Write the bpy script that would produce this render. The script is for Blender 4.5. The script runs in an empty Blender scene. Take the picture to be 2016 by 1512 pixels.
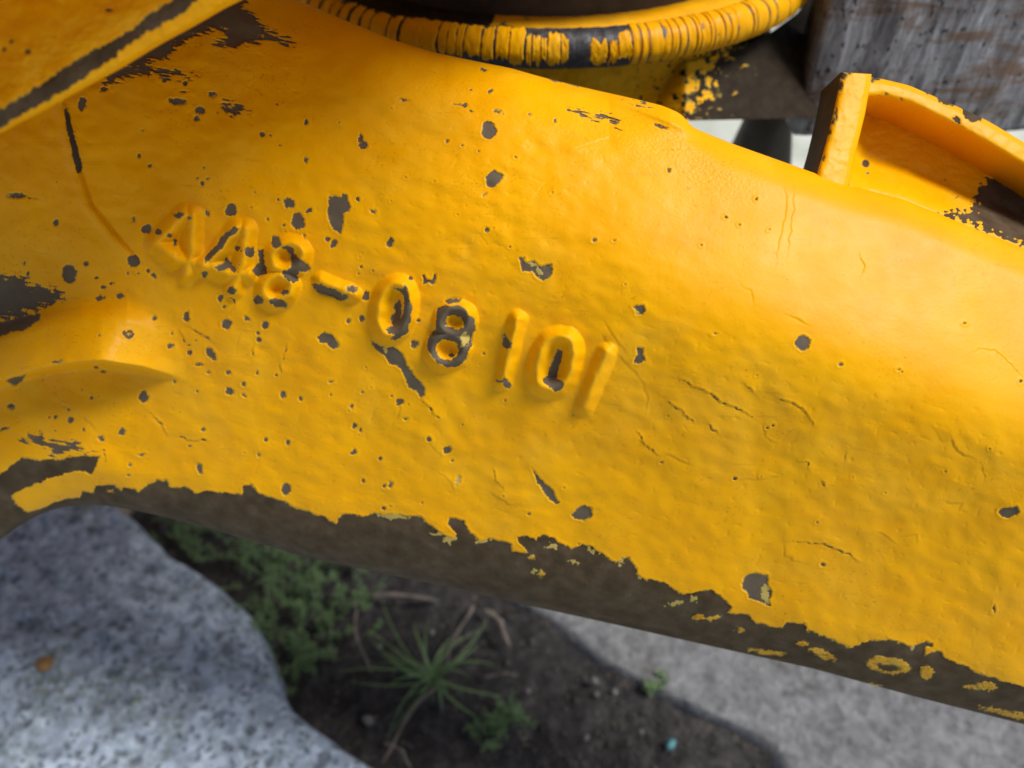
import bpy, math, random
import numpy as np
from mathutils import Vector, Matrix

random.seed(7)
rng = np.random.default_rng(7)
scene = bpy.context.scene
col = scene.collection

# ------------------------------------------------------------------ camera, sky, sun, exposure
PITCH = math.radians(45.0)      # looking down at the arm
HC = 0.75                       # camera height above the ground
LENS = 27.0
cam_d = bpy.data.cameras.new('camera')
cam_d.sensor_width = 36.0
cam_d.lens = LENS
cam_d.clip_start = 0.01
cam_d.clip_end = 500.0
cam_d.dof.use_dof = True
cam_d.dof.focus_distance = 0.315
cam_d.dof.aperture_fstop = 6.2
cam = bpy.data.objects.new('camera', cam_d)
cam.location = (0, 0, HC)
cam.rotation_euler = (math.pi / 2 - PITCH, 0, 0)
col.objects.link(cam)
scene.camera = cam

SUN_EL = math.radians(57)
SUN_AZ = math.radians(101)      # compass angle from +Y towards +X
world = bpy.data.worlds.new('World')
scene.world = world
world.use_nodes = True
wn = world.node_tree
bg = wn.nodes['Background']
sky = wn.nodes.new('ShaderNodeTexSky')
sky.sky_type = 'NISHITA'
sky.sun_disc = False
sky.sun_elevation = SUN_EL
sky.sun_rotation = SUN_AZ
sky.dust_density = 2.0
sky.air_density = 1.0
wn.links.new(sky.outputs[0], bg.inputs[0])
bg.inputs[1].default_value = 0.05
sun_d = bpy.data.lights.new('sun', 'SUN')
sun_d.energy = 2.4
sun_d.angle = math.radians(20)
sun_d.color = (1.0, 0.97, 0.92)
sun = bpy.data.objects.new('sun', sun_d)
sdir = Vector((math.sin(SUN_AZ) * math.cos(SUN_EL), math.cos(SUN_AZ) * math.cos(SUN_EL), math.sin(SUN_EL)))
sun.rotation_euler = sdir.to_track_quat('Z', 'Y').to_euler()
sun.location = (1.5, -1, 3)
col.objects.link(sun)
scene.view_settings.view_transform = 'Standard'
scene.view_settings.look = 'None'
scene.view_settings.gamma = 1.0
scene.view_settings.use_curve_mapping = False
scene.cycles.max_bounces = 6
scene.cycles.diffuse_bounces = 4
scene.cycles.glossy_bounces = 3
scene.view_settings.exposure = 0.66

# ------------------------------------------------------------------ helpers
K = 36.0 / LENS / 2016.0        # tangent per photograph pixel
F_ = np.array([0, math.cos(PITCH), -math.sin(PITCH)])
U_ = np.array([0, math.sin(PITCH), math.cos(PITCH)])
R_ = np.array([1.0, 0, 0])
C_ = np.array([0, 0, HC])
D0 = 0.300                      # distance of the arm's face
MM = D0 * K                     # one pixel's width on the arm's face


def P(px, py, d):
    px, py, d = np.broadcast_arrays(np.asarray(px, float), np.asarray(py, float), np.asarray(d, float))
    return C_ + d[..., None] * (F_ + R_ * ((px - 1008) * K)[..., None] + U_ * ((756 - py) * K)[..., None])


def gp(px, py, z=0.0):
    r = F_ + R_ * (px - 1008) * K + U_ * (756 - py) * K
    return C_ + r * ((z - HC) / r[2])


def sstep(a, b, x):
    t = np.clip((x - a) / (b - a), 0, 1)
    return t * t * (3 - 2 * t)


def _h(ix, iy, s):
    n = (ix * 374761393 + iy * 668265263 + s * 1442695041) & 0xFFFFFFFF
    n = ((n ^ (n >> 13)) * 1274126177) & 0xFFFFFFFF
    n = n ^ (n >> 16)
    return (n & 0xFFFF) / 65536.0 * 2 * np.pi


def noise(x, y, s=0):
    xi = np.floor(x).astype(np.int64); yi = np.floor(y).astype(np.int64)
    xf = x - xi; yf = y - yi
    u = xf ** 3 * (xf * (xf * 6 - 15) + 10); v = yf ** 3 * (yf * (yf * 6 - 15) + 10)

    def g(a, b):
        an = _h(xi + a, yi + b, s)
        return np.cos(an) * (xf - a) + np.sin(an) * (yf - b)
    n0 = g(0, 0) * (1 - u) + g(1, 0) * u
    n1 = g(0, 1) * (1 - u) + g(1, 1) * u
    return (n0 * (1 - v) + n1 * v) * 1.5


def fbm(x, y, s=0, o=3):
    t = 0; a = 1.0
    for k in range(o):
        t = t + a * noise(x * 2 ** k, y * 2 ** k, s + 11 * k); a *= 0.5
    return t


def sdpoly(X, Y, pts):
    pts = np.asarray(pts, float)
    d2 = np.full(X.shape, 1e12); ins = np.zeros(X.shape, bool)
    n = len(pts)
    for i in range(n):
        ax, ay = pts[i]; bx_, by_ = pts[(i + 1) % n]
        ex, ey = bx_ - ax, by_ - ay
        wx, wy = X - ax, Y - ay
        t = np.clip((wx * ex + wy * ey) / (ex * ex + ey * ey + 1e-9), 0, 1)
        d2 = np.minimum(d2, (wx - ex * t) ** 2 + (wy - ey * t) ** 2)
        c = (ay > Y) != (by_ > Y)
        with np.errstate(divide='ignore', invalid='ignore'):
            xx = ex * (Y - ay) / (ey if abs(ey) > 1e-9 else 1e-9) + ax
        ins ^= c & (X < xx)
    d = np.sqrt(d2)
    return np.where(ins, -d, d)


def sdline(X, Y, pts):
    d2 = np.full(X.shape, 1e12)
    side = np.zeros(X.shape)
    for (ax, ay), (bx_, by_) in zip(pts[:-1], pts[1:]):
        ex, ey = bx_ - ax, by_ - ay
        wx, wy = X - ax, Y - ay
        t = np.clip((wx * ex + wy * ey) / (ex * ex + ey * ey + 1e-9), 0, 1)
        q = (wx - ex * t) ** 2 + (wy - ey * t) ** 2
        cr = ex * wy - ey * wx
        side = np.where(q < d2, np.sign(cr), side)
        d2 = np.minimum(d2, q)
    return np.sqrt(d2), side


def sdell(X, Y, e):
    x, y, rx, ry = e[:4]
    a = math.radians(e[4]) if len(e) > 4 else 0.0
    dx, dy = X - x, Y - y
    ux = dx * math.cos(a) + dy * math.sin(a); uy = -dx * math.sin(a) + dy * math.cos(a)
    k = np.sqrt((ux / rx) ** 2 + (uy / ry) ** 2)
    return (k - 1) * min(rx, ry)


def window(X, Y, x0, x1, y0, y1):
    return np.nonzero((X > x0) & (X < x1) & (Y > y0) & (Y < y1))


def make_mesh(name, co, quads, mat, parent=None, tris=None, attrs=None, smooth=True):
    co = np.asarray(co, np.float64).reshape(-1, 3)
    if parent is not None:
        off = np.array(world_loc(parent)); co = co - off
    me = bpy.data.meshes.new(name)
    quads = np.zeros((0, 4), np.int64) if quads is None else np.asarray(quads, np.int64).reshape(-1, 4)
    tris = np.zeros((0, 3), np.int64) if tris is None else np.asarray(tris, np.int64).reshape(-1, 3)
    nl = quads.size + tris.size
    me.vertices.add(len(co)); me.vertices.foreach_set('co', co.astype(np.float32).ravel())
    me.loops.add(nl)
    me.loops.foreach_set('vertex_index', np.concatenate([quads.ravel(), tris.ravel()]).astype(np.int32))
    me.polygons.add(len(quads) + len(tris))
    starts = np.concatenate([np.arange(len(quads)) * 4, quads.size + np.arange(len(tris)) * 3])
    me.polygons.foreach_set('loop_start', starts.astype(np.int32))
    me.polygons.foreach_set('use_smooth', np.full(len(quads) + len(tris), smooth))
    if attrs:
        for k, v in attrs.items():
            a = me.attributes.new(k, 'FLOAT', 'POINT')
            a.data.foreach_set('value', np.asarray(v, np.float32).ravel())
    me.update(calc_edges=True); me.validate()
    me.materials.append(mat)
    o = bpy.data.objects.new(name, me)
    col.objects.link(o)
    if parent is not None:
        o.parent = parent
    return o


def world_loc(o):
    v = Vector(o.location)
    while o.parent is not None:
        o = o.parent; v = v + Vector(o.location)
    return v


def thing(name, loc, label, cat, group=None):
    o = bpy.data.objects.new(name, None)
    o.empty_display_size = 0.02
    o.location = Vector([float(q) for q in loc])
    col.objects.link(o)
    return tag(o, label, cat, group)


def tag(o, label, cat, group=None):
    o['label'] = label; o['category'] = cat
    if group: o['group'] = group
    return o


def gridq(nr, nc, wrap=False):
    i, j = np.meshgrid(np.arange(nr - 1), np.arange(nc if wrap else nc - 1), indexing='ij')
    j2 = (j + 1) % nc
    return np.stack([i * nc + j, i * nc + j2, (i + 1) * nc + j2, (i + 1) * nc + j], -1).reshape(-1, 4)


# ------------------------------------------------------------------ materials
def newmat(name):
    m = bpy.data.materials.new(name); m.use_nodes = True
    nt = m.node_tree; b = nt.nodes['Principled BSDF']
    return m, nt, b


def nd(nt, t, **kw):
    n = nt.nodes.new(t)
    for k, v in kw.items():
        if k.startswith('i_'):
            n.inputs[k[2:].replace('_', ' ')].default_value = v
        else:
            setattr(n, k, v)
    return n


def L(nt, a, b): nt.links.new(a, b)


def tex_noise(nt, scale, detail=3, rough=0.55, vec=None, dist=0.0):
    n = nd(nt, 'ShaderNodeTexNoise')
    n.inputs['Scale'].default_value = scale; n.inputs['Detail'].default_value = detail
    n.inputs['Roughness'].default_value = rough; n.inputs['Distortion'].default_value = dist
    if vec is not None: L(nt, vec, n.inputs['Vector'])
    return n.outputs[0]


def ramp(nt, val, stops):
    r = nd(nt, 'ShaderNodeValToRGB')
    el = r.color_ramp.elements
    while len(el) < len(stops): el.new(0.5)
    for e, (p, c) in zip(el, stops):
        e.position = p; e.color = (*c, 1) if len(c) == 3 else c
    L(nt, val, r.inputs[0])
    return r.outputs[0]


def maprange(nt, v, a, b, c, d):
    m = nd(nt, 'ShaderNodeMapRange'); m.clamp = True
    L(nt, v, m.inputs[0])
    for i, q in zip((1, 2, 3, 4), (a, b, c, d)): m.inputs[i].default_value = q
    return m.outputs[0]


def math_(nt, op, a, b=None):
    m = nd(nt, 'ShaderNodeMath', operation=op)
    for i, q in enumerate((a, b)):
        if q is None: continue
        if isinstance(q, (int, float)): m.inputs[i].default_value = q
        else: L(nt, q, m.inputs[i])
    return m.outputs[0]


def mixc(nt, f, a, b):
    m = nd(nt, 'ShaderNodeMix', data_type='RGBA')
    if isinstance(f, (int, float)): m.inputs[0].default_value = f
    else: L(nt, f, m.inputs[0])
    for i, q in ((6, a), (7, b)):
        if isinstance(q, tuple): m.inputs[i].default_value = (*q, 1)
        else: L(nt, q, m.inputs[i])
    return m.outputs[2]


def bump(nt, h, strength, dist, prev=None):
    b = nd(nt, 'ShaderNodeBump'); b.inputs['Strength'].default_value = strength
    b.inputs['Distance'].default_value = dist
    L(nt, h, b.inputs['Height'])
    if prev is not None: L(nt, prev, b.inputs['Normal'])
    return b.outputs[0]


PAINT_A = (0.86, 0.42, 0.0008)
PAINT_B = (0.80, 0.365, 0.0008)


def paint_material(name, attr=True, rough=0.36, grain=1.0, dirt=0.0, bk=1.0):
    m, nt, b = newmat(name)
    tc = nd(nt, 'ShaderNodeTexCoord').outputs['Object']
    broad = tex_noise(nt, 28, 3, 0.6, tc)
    pc = mixc(nt, maprange(nt, broad, 0.35, 0.68, 0, 1), PAINT_A, PAINT_B)
    fade = tex_noise(nt, 17, 4, 0.65, tc, 0.6)
    pc = mixc(nt, maprange(nt, fade, 0.48, 0.72, 0, 0.35), pc, (0.84, 0.49, 0.035))
    mps = nd(nt, 'ShaderNodeMapping'); mps.inputs['Scale'].default_value = (26, 260, 420); mps.inputs['Rotation'].default_value = (0.2, 0.35, 0.25)
    L(nt, tc, mps.inputs[0])
    scr = tex_noise(nt, 1.0, 3, 0.6, mps.outputs[0])
    pc = mixc(nt, math_(nt, 'MULTIPLY', maprange(nt, scr, 0.64, 0.70, 0, 0.5), maprange(nt, fade, 0.40, 0.60, 0, 1)), pc, (0.62, 0.30, 0.01))
    # fine orange-brown grime stipple and rust pin-holes
    fine = tex_noise(nt, 620, 4, 0.7, tc)
    patch = tex_noise(nt, 42, 3, 0.6, tc, 0.4)
    g = math_(nt, 'MULTIPLY', maprange(nt, fine, 0.57, 0.72, 0, 1), maprange(nt, patch, 0.45, 0.7, 0.05, 0.8))
    pc = mixc(nt, g, pc, (0.36, 0.135, 0.004))
    pin = tex_noise(nt, 1050, 2, 0.5, tc)
    pz = math_(nt, 'MULTIPLY', maprange(nt, pin, 0.735, 0.775, 0, 1), maprange(nt, patch, 0.40, 0.6, 0.0, 0.9))
    pc = mixc(nt, pz, pc, (0.10, 0.035, 0.008))
    if dirt > 0:
        dn = tex_noise(nt, 60, 5, 0.7, tc)
        pc = mixc(nt, maprange(nt, dn, 0.45, 0.75, 0, dirt), pc, (0.16, 0.10, 0.02))
    hfine = tex_noise(nt, 480, 2, 0.55, tc)
    hmid = tex_noise(nt, 130, 2, 0.5, tc)
    nrm = bump(nt, hmid, 0.07 * grain, 0.0006)
    nrm = bump(nt, hfine, 0.10 * grain, 0.00022, nrm)
    rgh = maprange(nt, tex_noise(nt, 75, 2, 0.6, tc), 0.3, 0.7, rough - 0.02, rough + 0.06)
    if attr:
        at = nd(nt, 'ShaderNodeAttribute', attribute_name='bare').outputs['Fac']
        jag = math_(nt, 'MULTIPLY', math_(nt, 'SUBTRACT', tex_noise(nt, 1500, 3, 0.7, tc), 0.5), 5.5)
        sd = math_(nt, 'ADD', at, jag)
        bare = maprange(nt, sd, -0.45, 0.45, 1, 0)
        bn = tex_noise(nt, 110, 4, 0.6, tc)
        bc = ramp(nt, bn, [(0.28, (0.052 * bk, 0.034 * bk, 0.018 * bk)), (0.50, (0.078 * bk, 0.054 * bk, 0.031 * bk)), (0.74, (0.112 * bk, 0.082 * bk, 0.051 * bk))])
        dp = nd(nt, 'ShaderNodeAttribute', attribute_name='band').outputs['Fac']
        bc = mixc(nt, maprange(nt, dp, 0.3, 0.7, 0.0, 0.45), bc, (0.175, 0.148, 0.112))  # chips paler than the down-facing band: shading put into the colour
        fl = tex_noise(nt, 520, 4, 0.6, tc)
        bc = mixc(nt, maprange(nt, fl, 0.74, 0.79, 0, 0.4), bc, (0.30, 0.26, 0.17))
        cr = nd(nt, 'ShaderNodeAttribute', attribute_name='cream').outputs['Fac']
        crs = maprange(nt, math_(nt, 'ADD', cr, jag), -0.5, 0.5, 1, 0)
        bc = mixc(nt, crs, bc, (0.47, 0.36, 0.10))
        # lit rim of the broken film, painted in as a thin pale line
        edge = math_(nt, 'MULTIPLY', maprange(nt, sd, -2.2, -0.4, 0, 1), maprange(nt, bn, 0.42, 0.56, 0, 0.85))
        bc = mixc(nt, edge, bc, (0.50, 0.36, 0.07))
        L(nt, mixc(nt, bare, pc, bc), b.inputs['Base Color'])
        mr = nd(nt, 'ShaderNodeMix', data_type='FLOAT')
        L(nt, bare, mr.inputs[0]); L(nt, rgh, mr.inputs[2]); mr.inputs[3].default_value = 0.66
        L(nt, mr.outputs[0], b.inputs['Roughness'])
        nrm = bump(nt, bare, -0.8, 0.0003, nrm)
        L(nt, nrm, b.inputs['Normal'])
    else:
        L(nt, pc, b.inputs['Base Color']); L(nt, rgh, b.inputs['Roughness']); L(nt, nrm, b.inputs['Normal'])
    b.inputs['Specular IOR Level'].default_value = 0.12
    return m


def simple(name, stops, scale, rough=0.7, bscale=None, bdist=0.001, bstr=0.5, detail=5, metallic=0.0, stretch=None):
    m, nt, b = newmat(name)
    tc = nd(nt, 'ShaderNodeTexCoord').outputs['Object']
    v = tc
    if stretch:
        mp = nd(nt, 'ShaderNodeMapping'); mp.inputs['Scale'].default_value = stretch
        L(nt, tc, mp.inputs[0]); v = mp.outputs[0]
    n = tex_noise(nt, scale, detail, 0.62, v)
    L(nt, ramp(nt, n, stops), b.inputs['Base Color'])
    b.inputs['Roughness'].default_value = rough; b.inputs['Metallic'].default_value = metallic
    h = tex_noise(nt, bscale or scale * 3, 4, 0.6, v)
    L(nt, bump(nt, h, bstr, bdist), b.inputs['Normal'])
    return m


M_PAINT = paint_material('chipped_yellow_paint')
M_PAINT2 = paint_material('dirty_shaded_yellow_paint', True, 0.5, 1.0, 0.35, 0.36)  # dirt, plus bare metal coloured darker in place of shade
M_FLAKE = paint_material('cracked_yellow_film', False, 0.38, 0.8)
M_RUBBER = simple('old_black_rubber', [(0.3, (0.012, 0.012, 0.014)), (0.55, (0.035, 0.036, 0.042)), (0.75, (0.11, 0.11, 0.13))], 240, 0.5, 500, 0.0005, 0.8)
M_DARK = simple('greasy_dark_steel_and_gap_shade', [(0.3, (0.022, 0.017, 0.012)), (0.7, (0.06, 0.046, 0.032))], 60, 0.55, 300, 0.0006)
M_SOIL = simple('dark_soil', [(0.3, (0.016, 0.015, 0.016)), (0.52, (0.038, 0.035, 0.035)), (0.75, (0.10, 0.09, 0.085))], 90, 0.95, 300, 0.004, 0.9)
M_DRY = simple('dry_stalk', [(0.3, (0.14, 0.115, 0.095)), (0.7, (0.25, 0.21, 0.18))], 80, 0.8)
M_GREEN = simple('weed_green', [(0.3, (0.075, 0.135, 0.05)), (0.7, (0.17, 0.27, 0.11))], 60, 0.65)
M_GRASS = simple('grass_green', [(0.3, (0.065, 0.13, 0.045)), (0.7, (0.15, 0.25, 0.09))], 45, 0.5)
M_PEB = simple('pale_pebble', [(0.3, (0.12, 0.115, 0.11)), (0.7, (0.30, 0.29, 0.28))], 90, 0.8)
M_CRUMB = simple('soil_crumb', [(0.35, (0.03, 0.026, 0.022)), (0.5, (0.09, 0.075, 0.06)), (0.68, (0.22, 0.19, 0.16))], 50, 0.9)
M_TEAL = simple('teal_plastic', [(0.3, (0.06, 0.22, 0.25)), (0.7, (0.09, 0.30, 0.33))], 60, 0.5)
M_LEAF = simple('dead_leaf', [(0.3, (0.20, 0.10, 0.035)), (0.7, (0.38, 0.22, 0.08))], 90, 0.8)


def concrete(name, dark, mid, lite, moss, pit=1.0):
    m, nt, b = newmat(name)
    tc = nd(nt, 'ShaderNodeTexCoord').outputs['Object']
    n1 = tex_noise(nt, 75, 5, 0.7, tc, 0.6)
    md = tuple(q * 0.62 for q in mid)
    c = ramp(nt, n1, [(0.32, md), (0.48, mid), (0.66, lite)])
    n2 = tex_noise(nt, 12, 4, 0.6, tc)
    n3 = tex_noise(nt, 110, 4, 0.7, tc)
    f = math_(nt, 'MULTIPLY', maprange(nt, n2, 0.50, 0.68, 0, 1), maprange(nt, n3, 0.42, 0.6, 0, 0.9))
    c = mixc(nt, f, c, moss)
    hp = n1
    wv = nd(nt, 'ShaderNodeVectorMath', operation='ADD')
    nv = nd(nt, 'ShaderNodeTexNoise'); nv.inputs['Scale'].default_value = 120; L(nt, tc, nv.inputs['Vector'])
    sv = nd(nt, 'ShaderNodeVectorMath', operation='SCALE'); sv.inputs[3].default_value = 0.012; L(nt, nv.outputs['Color'], sv.inputs[0])
    L(nt, tc, wv.inputs[0]); L(nt, sv.outputs[0], wv.inputs[1])
    for scl, sel, rad in ((150, 0.42, 0.42), (75, 0.55, 0.40), (38, 0.72, 0.34)):
        vo = nd(nt, 'ShaderNodeTexVoronoi'); vo.inputs['Scale'].default_value = scl; L(nt, wv.outputs[0], vo.inputs['Vector'])
        sp = nd(nt, 'ShaderNodeSeparateColor'); L(nt, vo.outputs['Color'], sp.inputs[0])
        pv = math_(nt, 'MULTIPLY', maprange(nt, vo.outputs['Distance'], rad * 0.55, rad, pit, 0), maprange(nt, sp.outputs[0], sel, sel + 0.12, 0, 0.9))
        c = mixc(nt, pv, c, dark)
        hp = math_(nt, 'SUBTRACT', hp, pv)
    L(nt, c, b.inputs['Base Color']); b.inputs['Roughness'].default_value = 0.9
    L(nt, bump(nt, hp, 0.6, 0.003), b.inputs['Normal'])
    return m


M_CONC = concrete('rough_weathered_concrete', (0.12, 0.145, 0.18), (0.34, 0.41, 0.51), (0.56, 0.66, 0.79), (0.12, 0.15, 0.09))
M_CONC2 = concrete('smooth_shaded_concrete', (0.08, 0.080, 0.085), (0.16, 0.163, 0.17), (0.25, 0.255, 0.265), (0.050, 0.042, 0.032), 0.5)  # near pavement coloured darker to stand in for the machine's shade
M_FAR = simple('sunlit_open_ground', [(0.3, (0.40, 0.43, 0.36)), (0.7, (0.66, 0.68, 0.62))], 9, 0.9)  # far ground coloured paler to stand in for open sunlight


def worn_steel():
    m, nt, b = newmat('streaked_bare_steel')
    tc = nd(nt, 'ShaderNodeTexCoord').outputs['Object']
    mp = nd(nt, 'ShaderNodeMapping'); mp.inputs['Scale'].default_value = (1.0, 1.0, 0.16); L(nt, tc, mp.inputs[0])
    n = tex_noise(nt, 190, 6, 0.7, mp.outputs[0], 0.6)
    c = ramp(nt, n, [(0.28, (0.06, 0.055, 0.057)), (0.45, (0.20, 0.20, 0.22)), (0.58, (0.36, 0.365, 0.40)), (0.72, (0.60, 0.61, 0.66))])
    mp2 = nd(nt, 'ShaderNodeMapping'); mp2.inputs['Scale'].default_value = (0.35, 0.35, 1.6); L(nt, tc, mp2.inputs[0])
    rn = tex_noise(nt, 46, 5, 0.7, mp2.outputs[0], 0.5)
    c = mixc(nt, maprange(nt, rn, 0.48, 0.62, 0, 0.8), c, (0.17, 0.085, 0.035))
    mp3 = nd(nt, 'ShaderNodeMapping'); mp3.inputs['Scale'].default_value = (1, 1, 0.6); L(nt, tc, mp3.inputs[0])
    pn = tex_noise(nt, 270, 3, 0.5, mp3.outputs[0])
    c = mixc(nt, maprange(nt, pn, 0.62, 0.66, 0, 0.92), c, (0.02, 0.018, 0.018))
    L(nt, c, b.inputs['Base Color']); b.inputs['Roughness'].default_value = 0.55; b.inputs['Metallic'].default_value = 0.25
    L(nt, bump(nt, n, 0.5, 0.0008), b.inputs['Normal'])
    return m


M_STEEL = worn_steel()

# ------------------------------------------------------------------ the ground
SLAB_H = 0.045
edge_px = [(120, 900), (240, 1000), (335, 1090), (420, 1140), (485, 1195), (522, 1250), (538, 1310), (560, 1375), (625, 1435), (690, 1478), (745, 1512), (900, 1620), (1150, 1750)]
eg = np.array([gp(x, y, SLAB_H)[:2] for x, y in edge_px])
kerb_px = [(560, 900), (800, 1060), (985, 1168), (1060, 1210), (1135, 1262), (1190, 1312), (1260, 1345), (1340, 1385), (1430, 1424), (1500, 1455), (1535, 1512), (1620, 1640), (1700, 1760)]
kg = np.array([gp(x, y, 0.006)[:2] for x, y in kerb_px])


def soil():
    xs = np.linspace(-0.45, 0.75, 260); ys = np.linspace(0.02, 1.15, 240)
    X, Y = np.meshgrid(xs, ys)
    Z = 0.007 * fbm(X * 16, Y * 16, 3, 4) + 0.003 * fbm(X * 90, Y * 90, 5, 2) - 0.005
    o = make_mesh('soil', np.stack([X, Y, Z], -1), gridq(240, 260), M_SOIL)
    o['kind'] = 'structure'
    m = bpy.data.meshes.new('ground')
    s = 120.0
    m.from_pydata([(-s, -s, -0.03), (s, -s, -0.03), (s, s, -0.03), (-s, s, -0.03)], [], [(0, 1, 2, 3)])
    m.materials.append(M_FAR)
    g = bpy.data.objects.new('ground', m); col.objects.link(g); g['kind'] = 'structure'


def slab(name, edge, sign, far, height, mat, amp, y0, y1, drop=0.06):
    """A cast slab that ends along a wandering edge x = edge(y)."""
    order = np.argsort(edge[:, 1])
    ny, nx = 230, 190
    ys = np.linspace(y0, y1, ny)
    ex = np.interp(ys, edge[order, 1], edge[order, 0])
    k = np.exp(-np.linspace(-2, 2, 9) ** 2); k /= k.sum()
    ex = np.convolve(np.pad(ex, 4, 'edge'), k, 'valid')
    ex = ex + 0.003 * noise(ys * 60, ys * 0 + 0.5, 4)
    t = np.linspace(0, 1, nx) ** 1.6
    X = ex[:, None] + sign * t[None, :] * far
    Y = np.repeat(ys[:, None], nx, 1)
    dd = np.abs(X - ex[:, None])
    Z = height - 0.014 * np.clip(1 - dd / 0.014, 0, 1) ** 2 + amp * (fbm(X * 38, Y * 38, 21, 4) * np.clip(dd / 0.006, 0.2, 1))
    Z -= amp * 2.2 * np.clip(noise(X * 75, Y * 75, 33) - 0.28, 0, 1)
    side = np.stack([ex, ys, np.full(ny, height - drop - 0.03)], -1)[:, None, :]
    co = np.concatenate([side, np.stack([X, Y, Z], -1)], 1)
    q = gridq(ny, nx + 1)
    if sign < 0: q = q[:, ::-1]
    o = make_mesh(name, co, q, mat)
    o['kind'] = 'structure'
    return o


soil()
slab('concrete_slab', eg, -1, 0.75, SLAB_H, M_CONC, 0.0035, -0.02, 1.05)
slab('pavement', kg, 1, 2.6, 0.007, M_CONC2, 0.0016, -0.02, 1.15)

# ------------------------------------------------------------------ the cast arm: outline and wear traced in photograph pixels
TOP = [(-330, -160), (430, -110), (520, -40), (600, 6), (672, 37), (722, 57), (772, 78), (855, 103), (939, 121), (1005, 134), (1072, 153), (1149, 172), (1239, 192), (1305, 208), (1342, 224), (1362, 250), (1437, 281), (1544, 319), (1594, 337), (1674, 366), (1777, 392), (1880, 434), (2016, 490), (2330, 640)]
BOT = [(-330, 1400), (-200, 1240), (-90, 1130), (0, 1062), (50, 1026), (110, 1000), (180, 992), (240, 1000), (310, 1014), (450, 1051), (600, 1097), (800, 1138), (1000, 1183), (1200, 1227), (1400, 1272), (1600, 1316), (1800, 1371), (2016, 1426), (2330, 1505)]


def smooth_curve(pts, sig):
    xs = np.arange(-330, 2331.0)
    ys = np.interp(xs, [p[0] for p in pts], [p[1] for p in pts])
    r = int(sig * 3); k = np.exp(-np.arange(-r, r + 1) ** 2 / (2 * sig * sig)); k /= k.sum()
    pad = np.concatenate([ys[0] + (ys[1] - ys[0]) * np.arange(-r, 0), ys, ys[-1] + (ys[-1] - ys[-2]) * np.arange(1, r + 1)])
    return xs, np.convolve(pad, k, 'valid')


TX, TY = smooth_curve(TOP, 7)
BX, BY = smooth_curve(BOT, 16)


def t1(pts, ox=0.0, oy=0.0, s=1 / 3.0): return [(ox + x * s, oy + y * s) for x, y in pts]


def A(*p): return t1(p, 0, 0)
def B(*p): return t1(p, 672, 0)
def C(*p): return t1(p, 1344, 0)
def Dd(*p): return t1(p, 0, 504)
def E(*p): return t1(p, 672, 504)
def Ff(*p): return t1(p, 1344, 504)
def G(*p): return t1(p, 1344, 1008)
def Z4(*p): return t1(p, 280, 380, 500 / 2016.0)
def Z5(*p): return t1(p, 700, 500, 550 / 2016.0)


# bare lower band: everything below this line
EDGE = [(-400, 1010), (-100, 960), (0, 934), (43, 901), (100, 906), (160, 897), (197, 897), (190, 917), (180, 934), (153, 927), (100, 941), (50, 961), (22, 977), (33, 997), (53, 1009), (83, 1001), (110, 987), (133, 981), (157, 981), (160, 967), (183, 971), (187, 957), (227, 954), (240, 967), (243, 959), (273, 966), (310, 944), (327, 944), (337, 959), (367, 957), (387, 971), (410, 966), (477, 974), (480, 957), (497, 954), (510, 971), (560, 987), (587, 1001), (640, 1018), (662, 1032), (672, 1010), (709, 1016), (739, 1011), (789, 1013), (832, 1018), (845, 1031), (869, 1048), (892, 1063), (899, 1051), (880, 1031), (885, 1018), (912, 1025), (925, 1048), (945, 1063), (969, 1060), (992, 1065), (1005, 1068), (1009, 1086), (1039, 1086), (1022, 1071), (1020, 1058), (1035, 1055), (1055, 1063), (1065, 1051), (1082, 1056), (1125, 1080), (1145, 1071), (1165, 1076), (1212, 1108), (1225, 1096), (1239, 1098), (1254, 1118), (1252, 1131), (1272, 1141), (1295, 1143), (1332, 1161), (1344, 1171), (1401, 1161), (1424, 1178), (1442, 1195), (1431, 1206), (1474, 1210), (1489, 1228), (1505, 1226), (1514, 1233), (1541, 1235), (1547, 1226), (1584, 1226), (1589, 1241), (1631, 1255), (1674, 1275), (1711, 1260), (1764, 1261), (1797, 1273), (1821, 1260), (1837, 1266), (1837, 1273), (1822, 1275), (1821, 1290), (1847, 1281), (1871, 1301), (1911, 1318), (1944, 1331), (2016, 1353), (2400, 1440), (2400, 1700), (-400, 1700)]

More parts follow.
